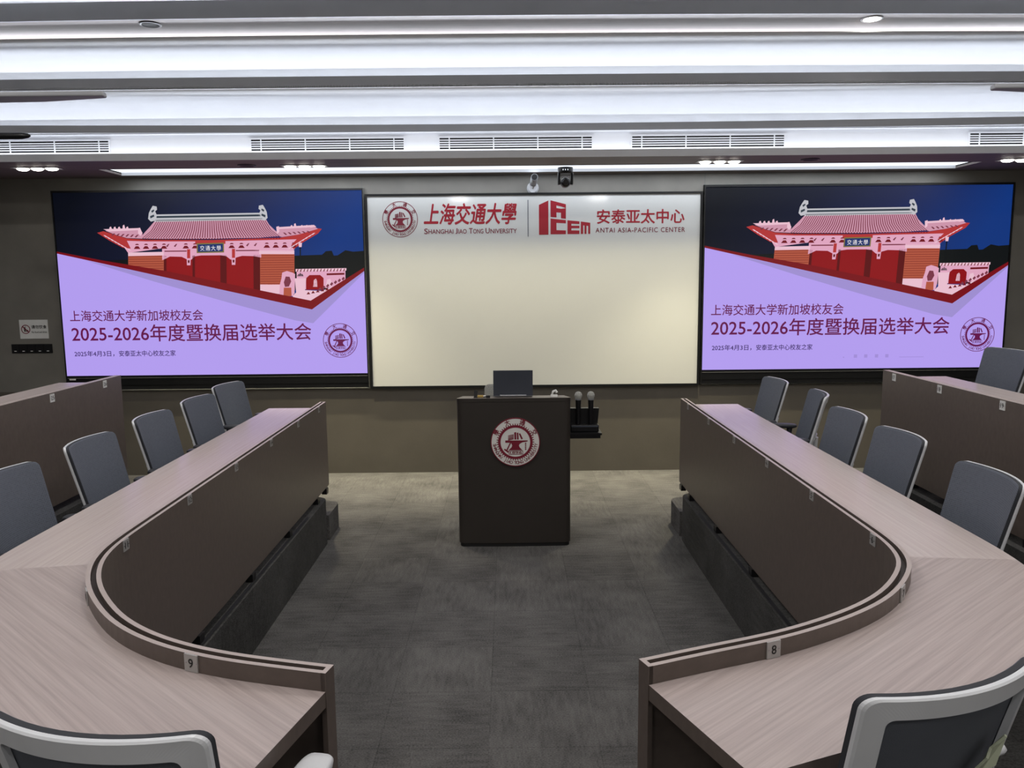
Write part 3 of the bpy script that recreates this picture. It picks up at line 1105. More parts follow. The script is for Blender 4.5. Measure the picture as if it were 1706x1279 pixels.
# ------------------------------------------------------------------ fittings on the ceiling
VENT = None
for i, (xc, lab) in enumerate(((-1.62, 'white slatted air vent above the left screen, second from the left'), (-4.28, 'white slatted air vent at the left edge of the photo'),
                               (0.08, 'white slatted air vent above the whiteboard, middle of the bulkhead'), (1.82, 'white slatted air vent above the right part of the whiteboard'),
                               (4.88, 'white slatted air vent at the right edge of the photo'))):
    if VENT is None:
        v = VENT = empty('air_vent', (xc, 7.50, 3.298))
        b = MB()
        for x0, x1, z0, z1 in ((-0.70, 0.70, 0.050, 0.062), (-0.70, 0.70, -0.062, -0.050), (-0.70, -0.688, -0.05, 0.05), (0.688, 0.70, -0.05, 0.05)):
            b.box(x0, x1, -0.012, 0.0, z0, z1, 'white')
        b.build('frame', v)
        b = MB()
        b.box(-0.69, 0.69, -0.003, 0.0, -0.052, 0.052, 'black_matt')
        b.build('duct_opening', v)
        for k in range(4):
            zz = -0.030 + 0.020 * k
            b = MB()
            b.box(-0.688, 0.688, -0.011, -0.003, zz - 0.0045, zz + 0.0045, 'white')
            b.build('slat', v)
        for xx in (-0.60, -0.2, 0.2, 0.60):
            b = MB()
            b.box(xx - 0.005, xx + 0.005, -0.010, -0.0035, -0.05, 0.05, 'white')
            b.build('mullion', v)
    else:
        v = copy_tree(VENT)
        v.location = (xc, 7.50, 3.298)
    tag(v, lab, 'vent', 'air vents in the bulkhead')

LAMP = None
for xc, yc, lab in ((-1.90, 7.757, 'triple downlight in the front soffit above the left screen'), (-4.40, 7.757, 'triple downlight in the front soffit near the left edge'),
                    (1.98, 7.69, 'triple downlight in the front soffit above the whiteboard and right screen'), (4.84, 7.75, 'triple downlight in the front soffit at the right edge')):
    if LAMP is None:
        v = LAMP = empty('triple_downlight', (xc, yc, 3.15))
        b = MB()
        b.box(-0.21, 0.21, -0.075, 0.075, -0.006, 0.0, 'fascia')
        b.build('frame', v)
        for k in (-1, 0, 1):
            b = MB()
            b.lathe([(0.052, -0.006), (0.052, -0.012), (0.036, -0.022), (0.012, -0.026)], 'lamp', (0.135 * k, 0, 0), 20)
            b.build('lens', v, smooth=True)
    else:
        v = copy_tree(LAMP)
        v.location = (xc, yc, 3.15)
    tag(v, lab, 'downlight', 'triple downlights in the front soffit')
# unseen downlights added for room fill; back row placed from board reflections
for (py, xs, pw), ny in zip(LAMP_ROWS, ('over the desks', 'above the camera', 'behind the camera', 'at the very back')):
    for px, nx in zip(xs, ('far left', 'left', 'right', 'far right')):
        v = copy_tree(LAMP)
        v.location = (px, py, 4.34)
        v.name = 'triple_downlight'
        tag(v, 'unseen triple fill downlight in the high ceiling %s, %s row' % (ny, nx), 'downlight', 'unseen triple fill downlights in the high ceiling')


def round_fixture(x, y, z, lit, label, cat):
    v = empty('recessed_downlight', (x, y, z))
    b = MB()
    b.lathe([(0.085, 0.0), (0.085, -0.006), (0.070, -0.009), (0.066, -0.004)], 'white' if lit else 'black', n=28)
    b.build('trim_ring', v, smooth=True)
    b = MB()
    b.lathe([(0.064, -0.005), (0.050, -0.010), (0.01, -0.012)], 'lamp' if lit else 'black_matt', n=28)
    b.build('lens', v, smooth=True)
    tag(v, label, cat)


round_fixture(-2.42, 7.69, 3.15, False, 'dark unlit round fixture in the front soffit, left', 'downlight')
round_fixture(2.80, 7.62, 3.15, False, 'dark unlit round fixture in the front soffit, right', 'downlight')
round_fixture(-2.83, 6.74, 4.12, False, 'dark unlit round downlight in the upper soffit, left', 'downlight')
round_fixture(2.93, 6.75, 4.12, True, 'lit round downlight in the upper soffit, right', 'downlight')

# slim panels hung under the ceiling at both edges
for sgn, x0, lab in ((-1, -2.50, 'slim grey panel hung under the ceiling at the left edge'), (1, 3.04, 'slim grey panel hung under the ceiling at the right edge')):
    v = empty('hanging_ceiling_panel', (x0, 5.25, 3.235))
    b = MB()
    outline = [(0, -0.06), (0.01, 0.012), (0.44, 0.105), (1.3, 0.15), (1.3, -0.06)]
    b.prism([(sgn * p[0], p[1]) for p in outline], 0.0, 0.030, 'fascia')
    b.build('panel', v, bevel=0.008)
    for dx in (0.75, 1.15):
        b = MB()
        b.lathe([(0.008, 0.032), (0.008, 0.45)], 'black', (sgn * dx, 0.04, 0), 8)
        b.build('hanger_rod', v)
    tag(v, lab, 'panel')
v = empty('ceiling_loudspeaker', (-4.15, 6.5, 3.226))
b = MB()
b.lathe([(0.012, -0.42), (0.026, -0.38), (0.026, 0.36), (0.018, 0.41), (0.006, 0.43)], 'black', (0, 0, 0), 18, axis='x')
b.build('body', v, smooth=True)
b = MB()
b.box(-0.02, 0.02, -0.012, 0.012, 0.024, 0.85, 'black')
b.build('bracket', v)
tag(v, 'dark bar hung in front of the leftmost air vent', 'loudspeaker')

# cameras over the whiteboard
v = empty('ptz_camera', (0.568, 8.05, 3.15))
b = MB()
b.lathe([(0.075, 0.0), (0.075, -0.045), (0.062, -0.06)], 'black', n=28)
b.build('base', v, smooth=False, bevel=0.004)
for s_ in (-1, 1):
    b = MB()
    b.box(s_ * 0.062 - 0.012, s_ * 0.062 + 0.012, -0.03, 0.03, -0.165, -0.05, 'black')
    b.build('yoke_arm', v, bevel=0.006)
b = MB()
b.lathe([(0.010, -0.075), (0.040, -0.066), (0.048, -0.03), (0.048, 0.03), (0.035, 0.055)], 'black', (0, 0, -0.145), 24, axis='y')
hd = b.build('camera_head', v, smooth=True)
b = MB()
b.lathe([(0.026, -0.080), (0.030, -0.070)], 'bezel', (0, 0, -0.145), 20, axis='y')
b.build('lens', hd, smooth=True)
b = MB()
b.box(-0.036, 0.036, -0.052, -0.046, -0.092, -0.084, 'silver')
b.build('silver_trim', v)
b = MB()
for dx in (-0.03, -0.008, 0.016):
    b.box(dx, dx + 0.006, -0.0765, -0.072, -0.034, -0.022, 'lamp_soft')
b.build('indicator_lights', v)
tag(v, 'black camera on a yoke hanging from the soffit above the whiteboard', 'camera')
v = empty('bullet_camera', (0.265, WALL_Y, 3.01))
b = MB()
b.lathe([(0.062, 0.0), (0.062, -0.02), (0.045, -0.035)], 'arm', n=28, axis='y')
b.build('wall_base', v, smooth=True)
b = MB()
b.tube([(0, -0.03, 0), (0.004, -0.06, 0.02), (0.006, -0.08, 0.045)], 0.014, 'arm')
b.build('bracket', v, smooth=True)
b = MB()
b.tube([(0.004, -0.05, 0.045), (0.010, -0.26, 0.082)], 0.036, 'fascia', 20)
bd = b.build('body', v, smooth=False)
b = MB()
b.tube([(0.010, -0.262, 0.0825), (0.0104, -0.272, 0.084)], 0.028, 'bezel', 20)
b.build('lens', bd)
tag(v, 'grey bullet camera with white round base on the wall above the whiteboard', 'camera')


# ------------------------------------------------------------------ desks
ZT, ZF = 1.05, 1.10


def ribbon(mb, P, d0, d1, z0, z1, key, top=None, sgn=1, part=slice(None)):
    A, B = offset(P, d0 * sgn)[part], offset(P, d1 * sgn)[part]
    n = len(A)
    for i in range(n - 1):
        a, a2, c, c2 = A[i], A[i + 1], B[i], B[i + 1]
        mb.face([(a.x, a.y, z0), (a2.x, a2.y, z0), (a2.x, a2.y, z1), (a.x, a.y, z1)], key)
        mb.face([(c.x, c.y, z0), (c.x, c.y, z1), (c2.x, c2.y, z1), (c2.x, c2.y, z0)], key)
        mb.face([(a.x, a.y, z1), (a2.x, a2.y, z1), (c2.x, c2.y, z1), (c.x, c.y, z1)], top or key)
        mb.face([(a.x, a.y, z0), (c.x, c.y, z0), (c2.x, c2.y, z0), (a2.x, a2.y, z0)], key)
    for i in (0, n - 1):
        a, c = A[i], B[i]
        mb.face([(a.x, a.y, z0), (c.x, c.y, z0), (c.x, c.y, z1), (a.x, a.y, z1)], key)


def plate(parent, number, pos, nrm, w_=0.046, h_=0.044, key='plate'):
    b = MB()
    b.box(-w_ / 2, w_ / 2, -0.004, 0.0, -h_ / 2, h_ / 2, key)
    ang = math.atan2(nrm[1], nrm[0]) + math.pi / 2
    p = b.build('number_plate', parent, loc=pos, rot=(0, 0, ang))
    t = MB()
    t.keep = True
    hw = 0.0075 * len(number)
    add_text(t, number, (-hw, hw, -0.013, 0.013), -0.0047, 'ink', 0.01, fit=False)
    t.build('number', p)
    t = MB()
    for s_ in (-1, 1):
        t.lathe([(0.0022, -0.0052), (0.0022, -0.004)], 'chrome', (s_ * (w_ / 2 - 0.006), 0, 0), 10, axis='y')
    t.build('screws', p)


def front_desk(P, sgn, topmat, outer, inner, label):
    root = empty('curved_desk', (P[0].x, P[0].y, PLAT))
    off = Vector((-P[0].x, -P[0].y, -PLAT))
    parts = []

    def put(mb, name, bevel=0.0):
        o = mb.build(name, root, bevel=bevel)
        o.location = off
        parts.append(o)
        return o
    b = MB()
    ribbon(b, P, 0.0, 0.015, PLAT + 0.045, ZF, 'panel', 'edge', sgn)
    put(b, 'modesty_panel')
    b = MB()
    ribbon(b, P, 0.033, 0.048, ZT - 0.06, ZF, 'panel', 'edge', sgn)
    put(b, 'raised_rim')
    b = MB()
    ribbon(b, P, 0.015, 0.033, ZF - 0.06, ZF - 0.022, 'groove', 'groove', sgn)
    put(b, 'groove')
    # closed ends of the double rim
    A0, B0 = offset(P, 0.0)[0], offset(P, 0.048 * sgn)[0]
    b = MB()
    t = (P[1] - P[0]).normalized()
    Q = [P[0] - t * 0.002, P[0] + t * 0.012]
    ribbon(b, Q, 0.0, 0.048, PLAT, ZF + 0.0004, 'panel', 'edge', sgn)
    put(b, 'end_panel')
    t = (P[-1] - P[-2]).normalized()
    b = MB()
    ribbon(b, [P[-1] - t * 0.012, P[-1]], 0.0005, 0.0475, PLAT + 0.06, ZF + 0.0004, 'panel', 'edge', sgn)
    put(b, 'end_panel')
    # tabletop in two pieces, joined where the curve begins
    curve = [p for p in P if p.y <= 2.925]
    b = MB()
    ribbon(b, P, 0.048, 0.468, ZT - 0.042, ZT, 'panel', topmat, sgn, slice(0, len(curve)))
    put(b, 'tabletop')
    b = MB()
    ribbon(b, P, 0.048, 0.468, ZT - 0.042, ZT, 'panel', 'top_straight', sgn, slice(len(curve) - 1, None))
    put(b, 'tabletop')
    # support panels under the top
    for i in (len(P) - 2,):
        a, c = offset(P, 0.05 * sgn)[i], offset(P, 0.15 * sgn)[i]
        n = (c - a).normalized()
        s_ = Vector((n.y, -n.x)) * 0.012
        b = MB()
        b.prism([a - s_, c - s_, c + s_, a + s_], PLAT, ZT - 0.042, 'groove')
        put(b, 'support_panel')
    # small black feet in the gap under the modesty panel
    for yy in (2.9, 3.7, 4.5, 5.3, 6.1, 6.4):
        i = min(range(len(P)), key=lambda k: abs(P[k].y - yy))
        q = offset(P, 0.008 * sgn)[i]
        b = MB()
        b.box(q.x - 0.02, q.x + 0.02, yy - 0.03, yy + 0.03, PLAT, PLAT + 0.046, 'black')
        put(b, 'foot')
    for num, yy in outer:
        i = min(range(len(P)), key=lambda k: abs(P[k].y - yy))
        i2 = min(i + 1, len(P) - 1) if P[i].y < yy else i
        i1 = max(i2 - 1, 0)
        tt = 0 if P[i2].y == P[i1].y else (yy - P[i1].y) / (P[i2].y - P[i1].y)
        q = P[i1].lerp(P[i2], max(0, min(1, tt)))
        plate(root, num, Vector((q.x, q.y, 1.077)) + off, (-sgn, 0))
    for num, frac in inner:
        Pc = offset(P, 0.048 * sgn)
        i = min(range(len(P)), key=lambda k: abs(P[k].x - frac))
        if num in ('7', '10'):
            i = min(range(len(P)), key=lambda k: abs(P[k].x - frac) + (100 if P[k].y > 2.8 else 0))
        t = (P[i + 1] - P[i - 1]).normalized()
        n = Vector((t.y, -t.x)) * sgn
        plate(root, num, Vector((Pc[i].x, Pc[i].y, 1.0755)) + off, (n.x, n.y), 0.046, 0.0485)
    return tag(root, label, 'desk', 'curved front row desks')


front_desk(AISLE_R, 1, 'top_right', [(str(i + 1), y_) for i, y_ in enumerate((6.227, 5.58, 4.935, 4.293, 3.64, 3.004))], [('8', 0.708), ('7', 1.212)],
           'long curved wood desk right of the central aisle, number 8 plate at its near end')
front_desk(AISLE_L, -1, 'top_left', [(str(16 - i), y_) for i, y_ in enumerate((6.264, 5.643, 4.987, 4.333, 3.68, 3.036))], [('9', -0.855), ('10', -1.347)],
           'long curved wood desk left of the central aisle, number 9 plate at its near end')


def upper_desk(x, far, sgn, nums, label):
    P = [Vector((x, -1.5)), Vector((x, 1.0)), Vector((x, far))]
    root = empty('upper_desk', (x, far, PLAT2))
    off = Vector((-x, -far, -PLAT2))

    def put(mb, name):
        o = mb.build(name, root)
        o.location = off
    z1, zt = 1.42, 1.37
    b = MB()
    ribbon(b, P, 0.0, 0.03, PLAT2 + 0.045, z1, 'panel', 'edge', sgn)
    put(b, 'modesty_panel')
    b = MB()
    ribbon(b, P, 0.03, 0.45, zt - 0.042, zt, 'panel', 'top_straight', sgn)
    put(b, 'tabletop')
    b = MB()
    ribbon(b, P, 0.0305, 0.045, zt, z1, 'panel', 'edge', sgn)
    put(b, 'raised_rim')
    for yy in (far - 0.03, far - 1.75, far - 3.4):
        b = MB()
        b.box(min(x + sgn * 0.04, x + sgn * 0.14), max(x + sgn * 0.04, x + sgn * 0.14), yy - 0.012, yy + 0.012, PLAT2, zt - 0.042, 'groove')
        put(b, 'support_panel')
    for yy in (far - 0.4, far - 1.05, far - 1.7, far - 2.4, far - 3.1):
        b = MB()
        b.box(x - 0.005 if sgn < 0 else x + 0.005, x + sgn * 0.06, yy - 0.06, yy + 0.06, PLAT2, PLAT2 + 0.046, 'black')
        put(b, 'foot')
    for num, yy in nums:
        plate(root, num, Vector((x, yy, 1.388)) + off, (-sgn, 0), 0.046, 0.05, 'paper')
    return tag(root, label, 'desk', 'upper tier desks')


upper_desk(2.66, 5.67, 1, [('17', 5.50), ('18', 4.91), ('19', 4.27)], 'raised straight desk behind the right chairs, with plates 17 to 19')
upper_desk(-2.81, 5.79, -1, [('25', 4.90), ('26', 5.55)], 'raised straight desk behind the left chairs, with plates 25 and 26')


# ------------------------------------------------------------------ office chairs
def back_pt(x, z, off=0.0):
    """point of the backrest surface: leans back and wraps forward at the sides"""
    t = (z - 0.50) / 0.42
    return (x, -0.195 - 0.115 * t + 0.055 * (x / 0.235) ** 2 + off, z)


def rounded_outline(hw_t, hw_b, z0, z1, r, n=6):
    pts = []
    for cx_, cz_, a0, s in ((hw_t - r, z1 - r, 0, 1), (-(hw_t - r), z1 - r, 90, 1), (-(hw_b - r), z0 + r, 180, 1), (hw_b - r, z0 + r, 270, 1)):
        for k in range(n + 1):
            a = math.radians(a0 + 90 * k / n)
            pts.append((cx_ + r * math.cos(a), cz_ + r * math.sin(a)))
    out = []
    for i in range(len(pts)):
        a, c = pts[i], pts[(i + 1) % len(pts)]
        m = max(1, int(math.dist(a, c) / 0.04))
        for k in range(m):
            out.append((a[0] + (c[0] - a[0]) * k / m, a[1] + (c[1] - a[1]) * k / m))
    return out


def shell(outline, cz, y_front, y_back, key, mb, rings=7):
    """cushion-like sheet filling an outline on the backrest surface"""
    S_ = [1.0, 0.985, 0.95] + [0.95 * (1 - k / rings * 0.98) for k in range(1, rings + 1)]
    front = [[back_pt(p[0] * q, cz + (p[1] - cz) * q, y_front - (0.003 if q == 1.0 else 0)) for p in outline] for q in S_]
    back = [[back_pt(p[0] * q, cz + (p[1] - cz) * q, y_back) for p in outline] for q in S_]
    mb.grid(list(reversed(front)), key, close_v=True)
    mb.grid([front[0], back[0]], 'mesh_edge', close_v=True)
    mb.grid(back, 'mesh_back', close_v=True)
    mb.face(front[-1], key)
    mb.face(back[-1], 'mesh_back')


def make_chair():
    root = empty('office_chair')
    # five-star base, casters
    b = MB()
    for k in range(5):
        a = 2 * math.pi * k / 5 + 0.3
        c_, s_ = math.cos(a), math.sin(a)
        b.tube([(0.03 * c_, 0.03 * s_, 0.105), (0.15 * c_, 0.15 * s_, 0.095), (0.25 * c_, 0.25 * s_, 0.072)], [0.026, 0.021, 0.015], 'arm', 10, 0.8)
    b.lathe([(0.042, 0.07), (0.045, 0.125), (0.034, 0.14)], 'arm', n=20)
    b.build('star_base', root, smooth=True)
    for k in range(5):
        a = 2 * math.pi * k / 5 + 0.3
        c_, s_ = math.cos(a), math.sin(a)
        b = MB()
        for d in (-0.013, 0.013):
            rows = []
            for w_ in (-0.009, 0.009):
                rows.append([(0.25 * c_ - s_ * (d + w_) + c_ * 0.03 * math.cos(q * math.pi / 8), 0.25 * s_ + c_ * (d + w_) + s_ * 0.03 * math.cos(q * math.pi / 8), 0.0305 + 0.03 * math.sin(q * math.pi / 8)) for q in range(16)])
            b.grid(rows, 'black', close_v=True)
            b.face(rows[0], 'black')
            b.face(rows[1], 'black')
        b.lathe([(0.008, 0.03), (0.008, 0.075)], 'black', (0.25 * c_, 0.25 * s_, 0), 8)
        b.build('caster', root)
    b = MB()
    b.lathe([(0.026, 0.13), (0.026, 0.27), (0.017, 0.275), (0.017, 0.40)], 'black', n=18)
    b.build('gas_column', root, smooth=False)
    b = MB()
    b.box(-0.09, 0.09, -0.14, 0.10, 0.385, 0.425, 'black')
    b.build('tilt_mechanism', root, bevel=0.01)
    # seat
    rows = []
    for z_, s in ((0.425, 0.90), (0.432, 0.97), (0.455, 1.0), (0.478, 0.985), (0.492, 0.93), (0.497, 0.6), (0.495, 0.2)):
        ring_ = []
        for k in range(48):
            a = 2 * math.pi * k / 48
            ca, sa = math.cos(a), math.sin(a)
            e = 0.28
            x = 0.245 * s * math.copysign(abs(ca) ** e, ca)
            y = 0.02 + 0.235 * s * math.copysign(abs(sa) ** e, sa)
            ring_.append((x, y, z_ - (0.02 * max(0, (y - 0.15) / 0.1) if y > 0.15 else 0)))
        rows.append(ring_)
    b = MB()
    b.grid(rows, 'seat', close_v=True)
    b.face(rows[0], 'seat')
    b.face(rows[-1], 'seat')
    b.build('seat', root, smooth=True)
    # backrest: mesh pad in front of a silver ring frame
    out = rounded_outline(0.235, 0.215, 0.50, 0.915, 0.028)
    b = MB()
    shell(out, 0.70, 0.021, 0.004, 'mesh', b)
    b.build('backrest', root, smooth=True)
    inn = rounded_outline(0.190, 0.172, 0.56, 0.868, 0.016)
    # same number of points on both outlines
    def resample(o, n):
        seg = [math.dist(o[i], o[(i + 1) % len(o)]) for i in range(len(o))]
        tot = sum(seg)
        res, acc, i = [], 0.0, 0
        for k in range(n):
            tgt = tot * k / n
            while acc + seg[i] < tgt - 1e-9:
                acc += seg[i]
                i += 1
            t = (tgt - acc) / seg[i]
            a, c = o[i], o[(i + 1) % len(o)]
            res.append((a[0] + (c[0] - a[0]) * t, a[1] + (c[1] - a[1]) * t))
        return res
    def radial(o, n=96):
        # outline points at equal angles about the panel centre
        res = []
        for k in range(n):
            a = 2 * math.pi * k / n
            d = (math.cos(a), math.sin(a))
            best = None
            for i in range(len(o)):
                p, q = (o[i][0], o[i][1] - 0.71), (o[(i + 1) % len(o)][0], o[(i + 1) % len(o)][1] - 0.71)
                ex, ey = q[0] - p[0], q[1] - p[1]
                den = d[0] * ey - d[1] * ex
                if abs(den) < 1e-12:
                    continue
                t = (p[0] * ey - p[1] * ex) / den
                u = (p[0] * d[1] - p[1] * d[0]) / den
                if t > 0 and -1e-6 <= u <= 1 + 1e-6:
                    best = t if best is None else max(best, t)
            res.append((d[0] * best, 0.71 + d[1] * best))
        return res
    n = 300
    # add exact corners by densifying outlines before the radial pairing
    O_ = radial([(p[0] * 1.006, 0.71 + (p[1] - 0.71) * 1.004) for p in out], n)
    I_ = radial(inn, n)
    mid = [((o[0] * 0.92 + i[0] * 0.08), (o[1] * 0.92 + i[1] * 0.08)) for o, i in zip(O_, I_)]
    rows = [[back_pt(p[0], p[1], 0.002) for p in O_], [back_pt(p[0], p[1], -0.008) for p in O_], [back_pt(p[0], p[1], -0.013) for p in mid],
            [back_pt(p[0], p[1], -0.015) for p in I_], [back_pt(p[0], p[1], 0.002) for p in I_]]
    b = MB()
    b.grid(rows, 'frame', close_u=True, close_v=True)
    b.build('back_frame', root)
    b = MB()
    y0 = -0.04
    b.tube([(0, -0.10, 0.40), (0, -0.20, 0.405), (0, -0.255, 0.44), (0, -0.245, 0.54), (0, -0.252, 0.60)], [0.03, 0.03, 0.03, 0.028, 0.024], 'arm', 12, 0.7)
    b.build('back_support', root, smooth=True)
    b = MB()
    rr = []
    for x in (-0.185, -0.1, 0.0, 0.1, 0.185):
        rr.append([back_pt(x, 0.60, -0.020), back_pt(x, 0.64, -0.020), back_pt(x, 0.64, -0.008), back_pt(x, 0.60, -0.008)])
    b.grid(rr, 'arm', close_v=True)
    b.face(rr[0], 'arm')
    b.face(rr[-1], 'arm')
    b.build('lumbar_bar', root)
    for s_ in (-1, 1):
        b = MB()
        b.tube([(s_ * 0.17, -0.04, 0.412), (s_ * 0.25, -0.06, 0.425), (s_ * 0.276, -0.10, 0.49), (s_ * 0.276, -0.115, 0.615)], [0.022, 0.022, 0.024, 0.024], 'arm', 12, 0.8)
        arm = b.build('armrest', root, smooth=True)
        rows = []
        for z_, sc in ((0.612, 0.86), (0.618, 0.97), (0.628, 1.0), (0.637, 0.95), (0.640, 0.80), (0.641, 0.2)):
            rows.append([(s_ * 0.277 + 0.041 * sc * math.copysign(abs(math.cos(q * math.pi / 16)) ** 0.5, math.cos(q * math.pi / 16)),
                          -0.01 + 0.155 * sc * math.copysign(abs(math.sin(q * math.pi / 16)) ** 0.4, math.sin(q * math.pi / 16)), z_) for q in range(32)])
        b = MB()
        b.grid(rows, 'arm', close_v=True)
        b.face(rows[0], 'arm')
        b.face(rows[-1], 'arm')
        b.build('arm_pad', arm, smooth=True)
    return root


CHAIR = make_chair()
R = math.radians
seats = [
    # x, y, z, rotation, label
    (-0.746, 1.674, PLAT, R(-10.5), 'grey office chair in the left foreground, silver back frame towards the camera', 'chairs at the left front desk'),
    (-1.955, 3.43, PLAT, R(-90), 'grey mesh office chair cut by the left edge of the photo, nearest on the left', 'chairs at the left front desk'),
    (-1.955, 4.16, PLAT, R(-90), 'grey mesh office chair below plate 25, second from the left edge, dark seat corner showing', 'chairs at the left front desk'),
    (-1.955, 4.90, PLAT, R(-91), 'grey mesh office chair in the middle of the five behind the left front desk', 'chairs at the left front desk'),
    (-1.940, 5.58, PLAT, R(-94), 'grey mesh office chair behind the left front desk, second nearest to the screen wall', 'chairs at the left front desk'),
    (-1.985, 6.30, PLAT, R(-98), 'grey mesh office chair behind the left front desk, nearest to the screen wall', 'chairs at the left front desk'),
    (0.822, 1.80, PLAT, R(20), 'grey office chair in the right foreground, wide silver back frame towards the camera', 'chairs at the right front desk'),
    (1.855, 6.29, PLAT, R(92), 'grey mesh office chair behind the right front desk, nearest to the screen wall', 'chairs at the right front desk'),
    (1.915, 5.62, PLAT, R(79), 'grey mesh office chair turned sideways behind the right front desk', 'chairs at the right front desk'),
    (1.790, 4.77, PLAT, R(90), 'grey mesh office chair in the middle of the five behind the right front desk', 'chairs at the right front desk'),
    (1.785, 4.10, PLAT, R(92), 'grey mesh office chair behind the right front desk, in front of the raised desk end', 'chairs at the right front desk'),
    (1.745, 3.27, PLAT, R(88), 'grey mesh office chair behind the right front desk, nearest to the camera with visible mesh', 'chairs at the right front desk'),
    (3.03, 5.25, PLAT2, R(90), 'grey mesh office chair behind the raised right desk, against the right screen corner', 'chairs at the raised right desk'),
    (3.03, 4.52, PLAT2, R(90), 'grey mesh office chair behind the raised right desk, cut by the right edge', 'chairs at the raised right desk'),
]
DARK_ARMS = {}


def dark_arms(o):
    """the chairs along the sides have dark arms"""
    for a in children(o):
        if a.name.startswith('armrest'):
            for q in [a] + children(a):
                if q.data.name not in DARK_ARMS:
                    me = q.data.copy()
                    me.materials[0] = M['arm_dark']
                    DARK_ARMS[q.data.name] = me
                q.data = DARK_ARMS[q.data.name]


for i, (x, y_, z_, rz, lab, grp) in enumerate(seats):
    o = CHAIR if i == 0 else copy_tree(CHAIR)
    o.location = (x, y_, z_)
    o.rotation_euler = (0, 0, rz)
    tag(o, lab, 'chair', grp)
    if y_ > 2.5:
        dark_arms(o)
    if abs(x - 0.822) < 1e-6:
        b = MB()
        p = [back_pt(xx, zz, -0.03 - 0.012 * (i_ % 2)) for i_, (xx, zz) in enumerate(((0.03, 0.69), (0.06, 0.745), (0.085, 0.755), (0.105, 0.785), (0.135, 0.77), (0.105, 0.71), (0.07, 0.69)))]
        p2 = [(q[0], q[1] + 0.006, q[2]) for q in p]
        b.grid([p, p2], 'tag', close_v=True)
        b.face(p, 'tag')
        b.face(p2, 'tag')
        tag(b.build('hanging_tag', o), 'crumpled pale tag')

# ------------------------------------------------------------------ lectern and what stands on it
LX, LY = 0.033, 6.10
lec = empty('lectern', (LX, LY, 0.0))
hw, dp, ht, r_ = 0.438, 0.52, 1.150, 0.045
foot = [(-hw + 0.02, dp)] + [(-hw + r_ - r_ * math.cos(R(a)), r_ - r_ * math.sin(R(a))) for a in range(0, 91, 15)]
foot += [(-0.2, -0.006), (0.0, -0.008), (0.2, -0.006)]
foot += [(hw - r_ + r_ * math.sin(R(a)), r_ - r_ * math.cos(R(a))) for a in range(0, 91, 15)] + [(hw - 0.02, dp)]
b = MB()
b.prism([(p[0] * 0.98, p[1] * 0.98 + 0.006) for p in foot], 0.0, 0.03, 'black_matt')
b.build('plinth', lec)
SLOPE = 0.112          # the top falls gently towards the speaker


def wedge(poly, z0, z1, key, top_key=None):
    mb = MB()
    n = len(poly)
    lo = [(p[0], p[1], z0 if z0 < 0.1 else z0 - SLOPE * p[1]) for p in poly]
    hi = [(p[0], p[1], z1 - SLOPE * p[1]) for p in poly]
    mb.face(list(reversed(lo)), key)
    mb.face(hi, top_key or key)
    for a in range(n):
        c = (a + 1) % n
        mb.face([lo[a], lo[c], hi[c], hi[a]], key)
    return mb


wedge(foot, 0.03, ht, 'lectern').build('body', lec)
wedge([(p[0] * 1.004, p[1] - 0.003) for p in foot], ht, ht + 0.028, 'lectern', 'lectern_top').build('top', lec)
b = MB()
ce = (0.010, 0.838)
rr = 0.19
fr = [(ce[0] + rr * math.cos(2 * math.pi * k / 64), ce[1] + rr * math.sin(2 * math.pi * k / 64)) for k in range(64)]
rows = [[(p[0], -0.006, p[1]) for p in fr], [(p[0], -0.020, p[1]) for p in fr]]
b.grid(rows, 'maroon', close_v=True)
b.face(rows[1], 'disc')
em = b.build('emblem', lec)
tag(em, 'white and dark red round seal')
b = MB()
b.keep = True
emblem_art(b, ce, rr, -0.0212, 'maroon')
b.build('gear_and_anvil', em)
b = MB()
b.keep = True
emblem_letters(b, ce, rr, -0.0212, 'maroon')
b.build('seal_lettering', em)
b = MB()
b.box(hw - 0.025, 0.685, 0.05, 0.40, 0.872, 0.888, 'black')
b.box(hw - 0.028, 0.675, 0.06, 0.08, 0.845, 0.872, 'black')
b.build('side_shelf', lec)
tag(lec, 'dark brown lectern with the round red seal in the middle of the floor', 'lectern')
TOPZ = ht + 0.028

TILT = -math.atan(SLOPE)
lp = empty('laptop', (LX - 0.003, LY + 0.24, TOPZ - SLOPE * 0.24))
lp.rotation_euler = (TILT, 0, 0)
b = MB()
b.box(-0.155, 0.155, -0.02, 0.20, 0.004, 0.018, 'silver')
b.build('keyboard_base', lp, bevel=0.003)
b = MB()
c_, s_ = math.cos(R(12)), math.sin(R(12))
rows = []
def lidp(x, u, v):
    return (x, -0.02 - s_ * u - c_ * v, 0.012 + c_ * u - s_ * v)
V = [lidp(-0.156, 0, 0), lidp(0.156, 0, 0), lidp(0.156, 0.205, 0), lidp(-0.156, 0.205, 0), lidp(-0.156, 0, 0.008), lidp(0.156, 0, 0.008), lidp(0.156, 0.205, 0.008), lidp(-0.156, 0.205, 0.008)]
for q in ((0, 1, 2, 3), (7, 6, 5, 4), (0, 4, 5, 1), (1, 5, 6, 2), (2, 6, 7, 3), (3, 7, 4, 0)):
    b.face([V[k] for k in q], 'laptop')
b.build('lid', lp)
b = MB()
b.tube([(-0.105, -0.032, 0.012), (0.105, -0.032, 0.012)], 0.008, 'silver', 12)
b.build('hinge_bar', lp, smooth=True)
tag(lp, 'dark grey laptop standing open on the lectern, lid towards the room', 'laptop')


def top_item(name, x, y_, build, label, cat):
    e = empty(name, (x, y_, TOPZ - SLOPE * (y_ - LY) + 0.0005))
    e.rotation_euler = (TILT, 0, 0)
    build(e)
    tag(e, label, cat)


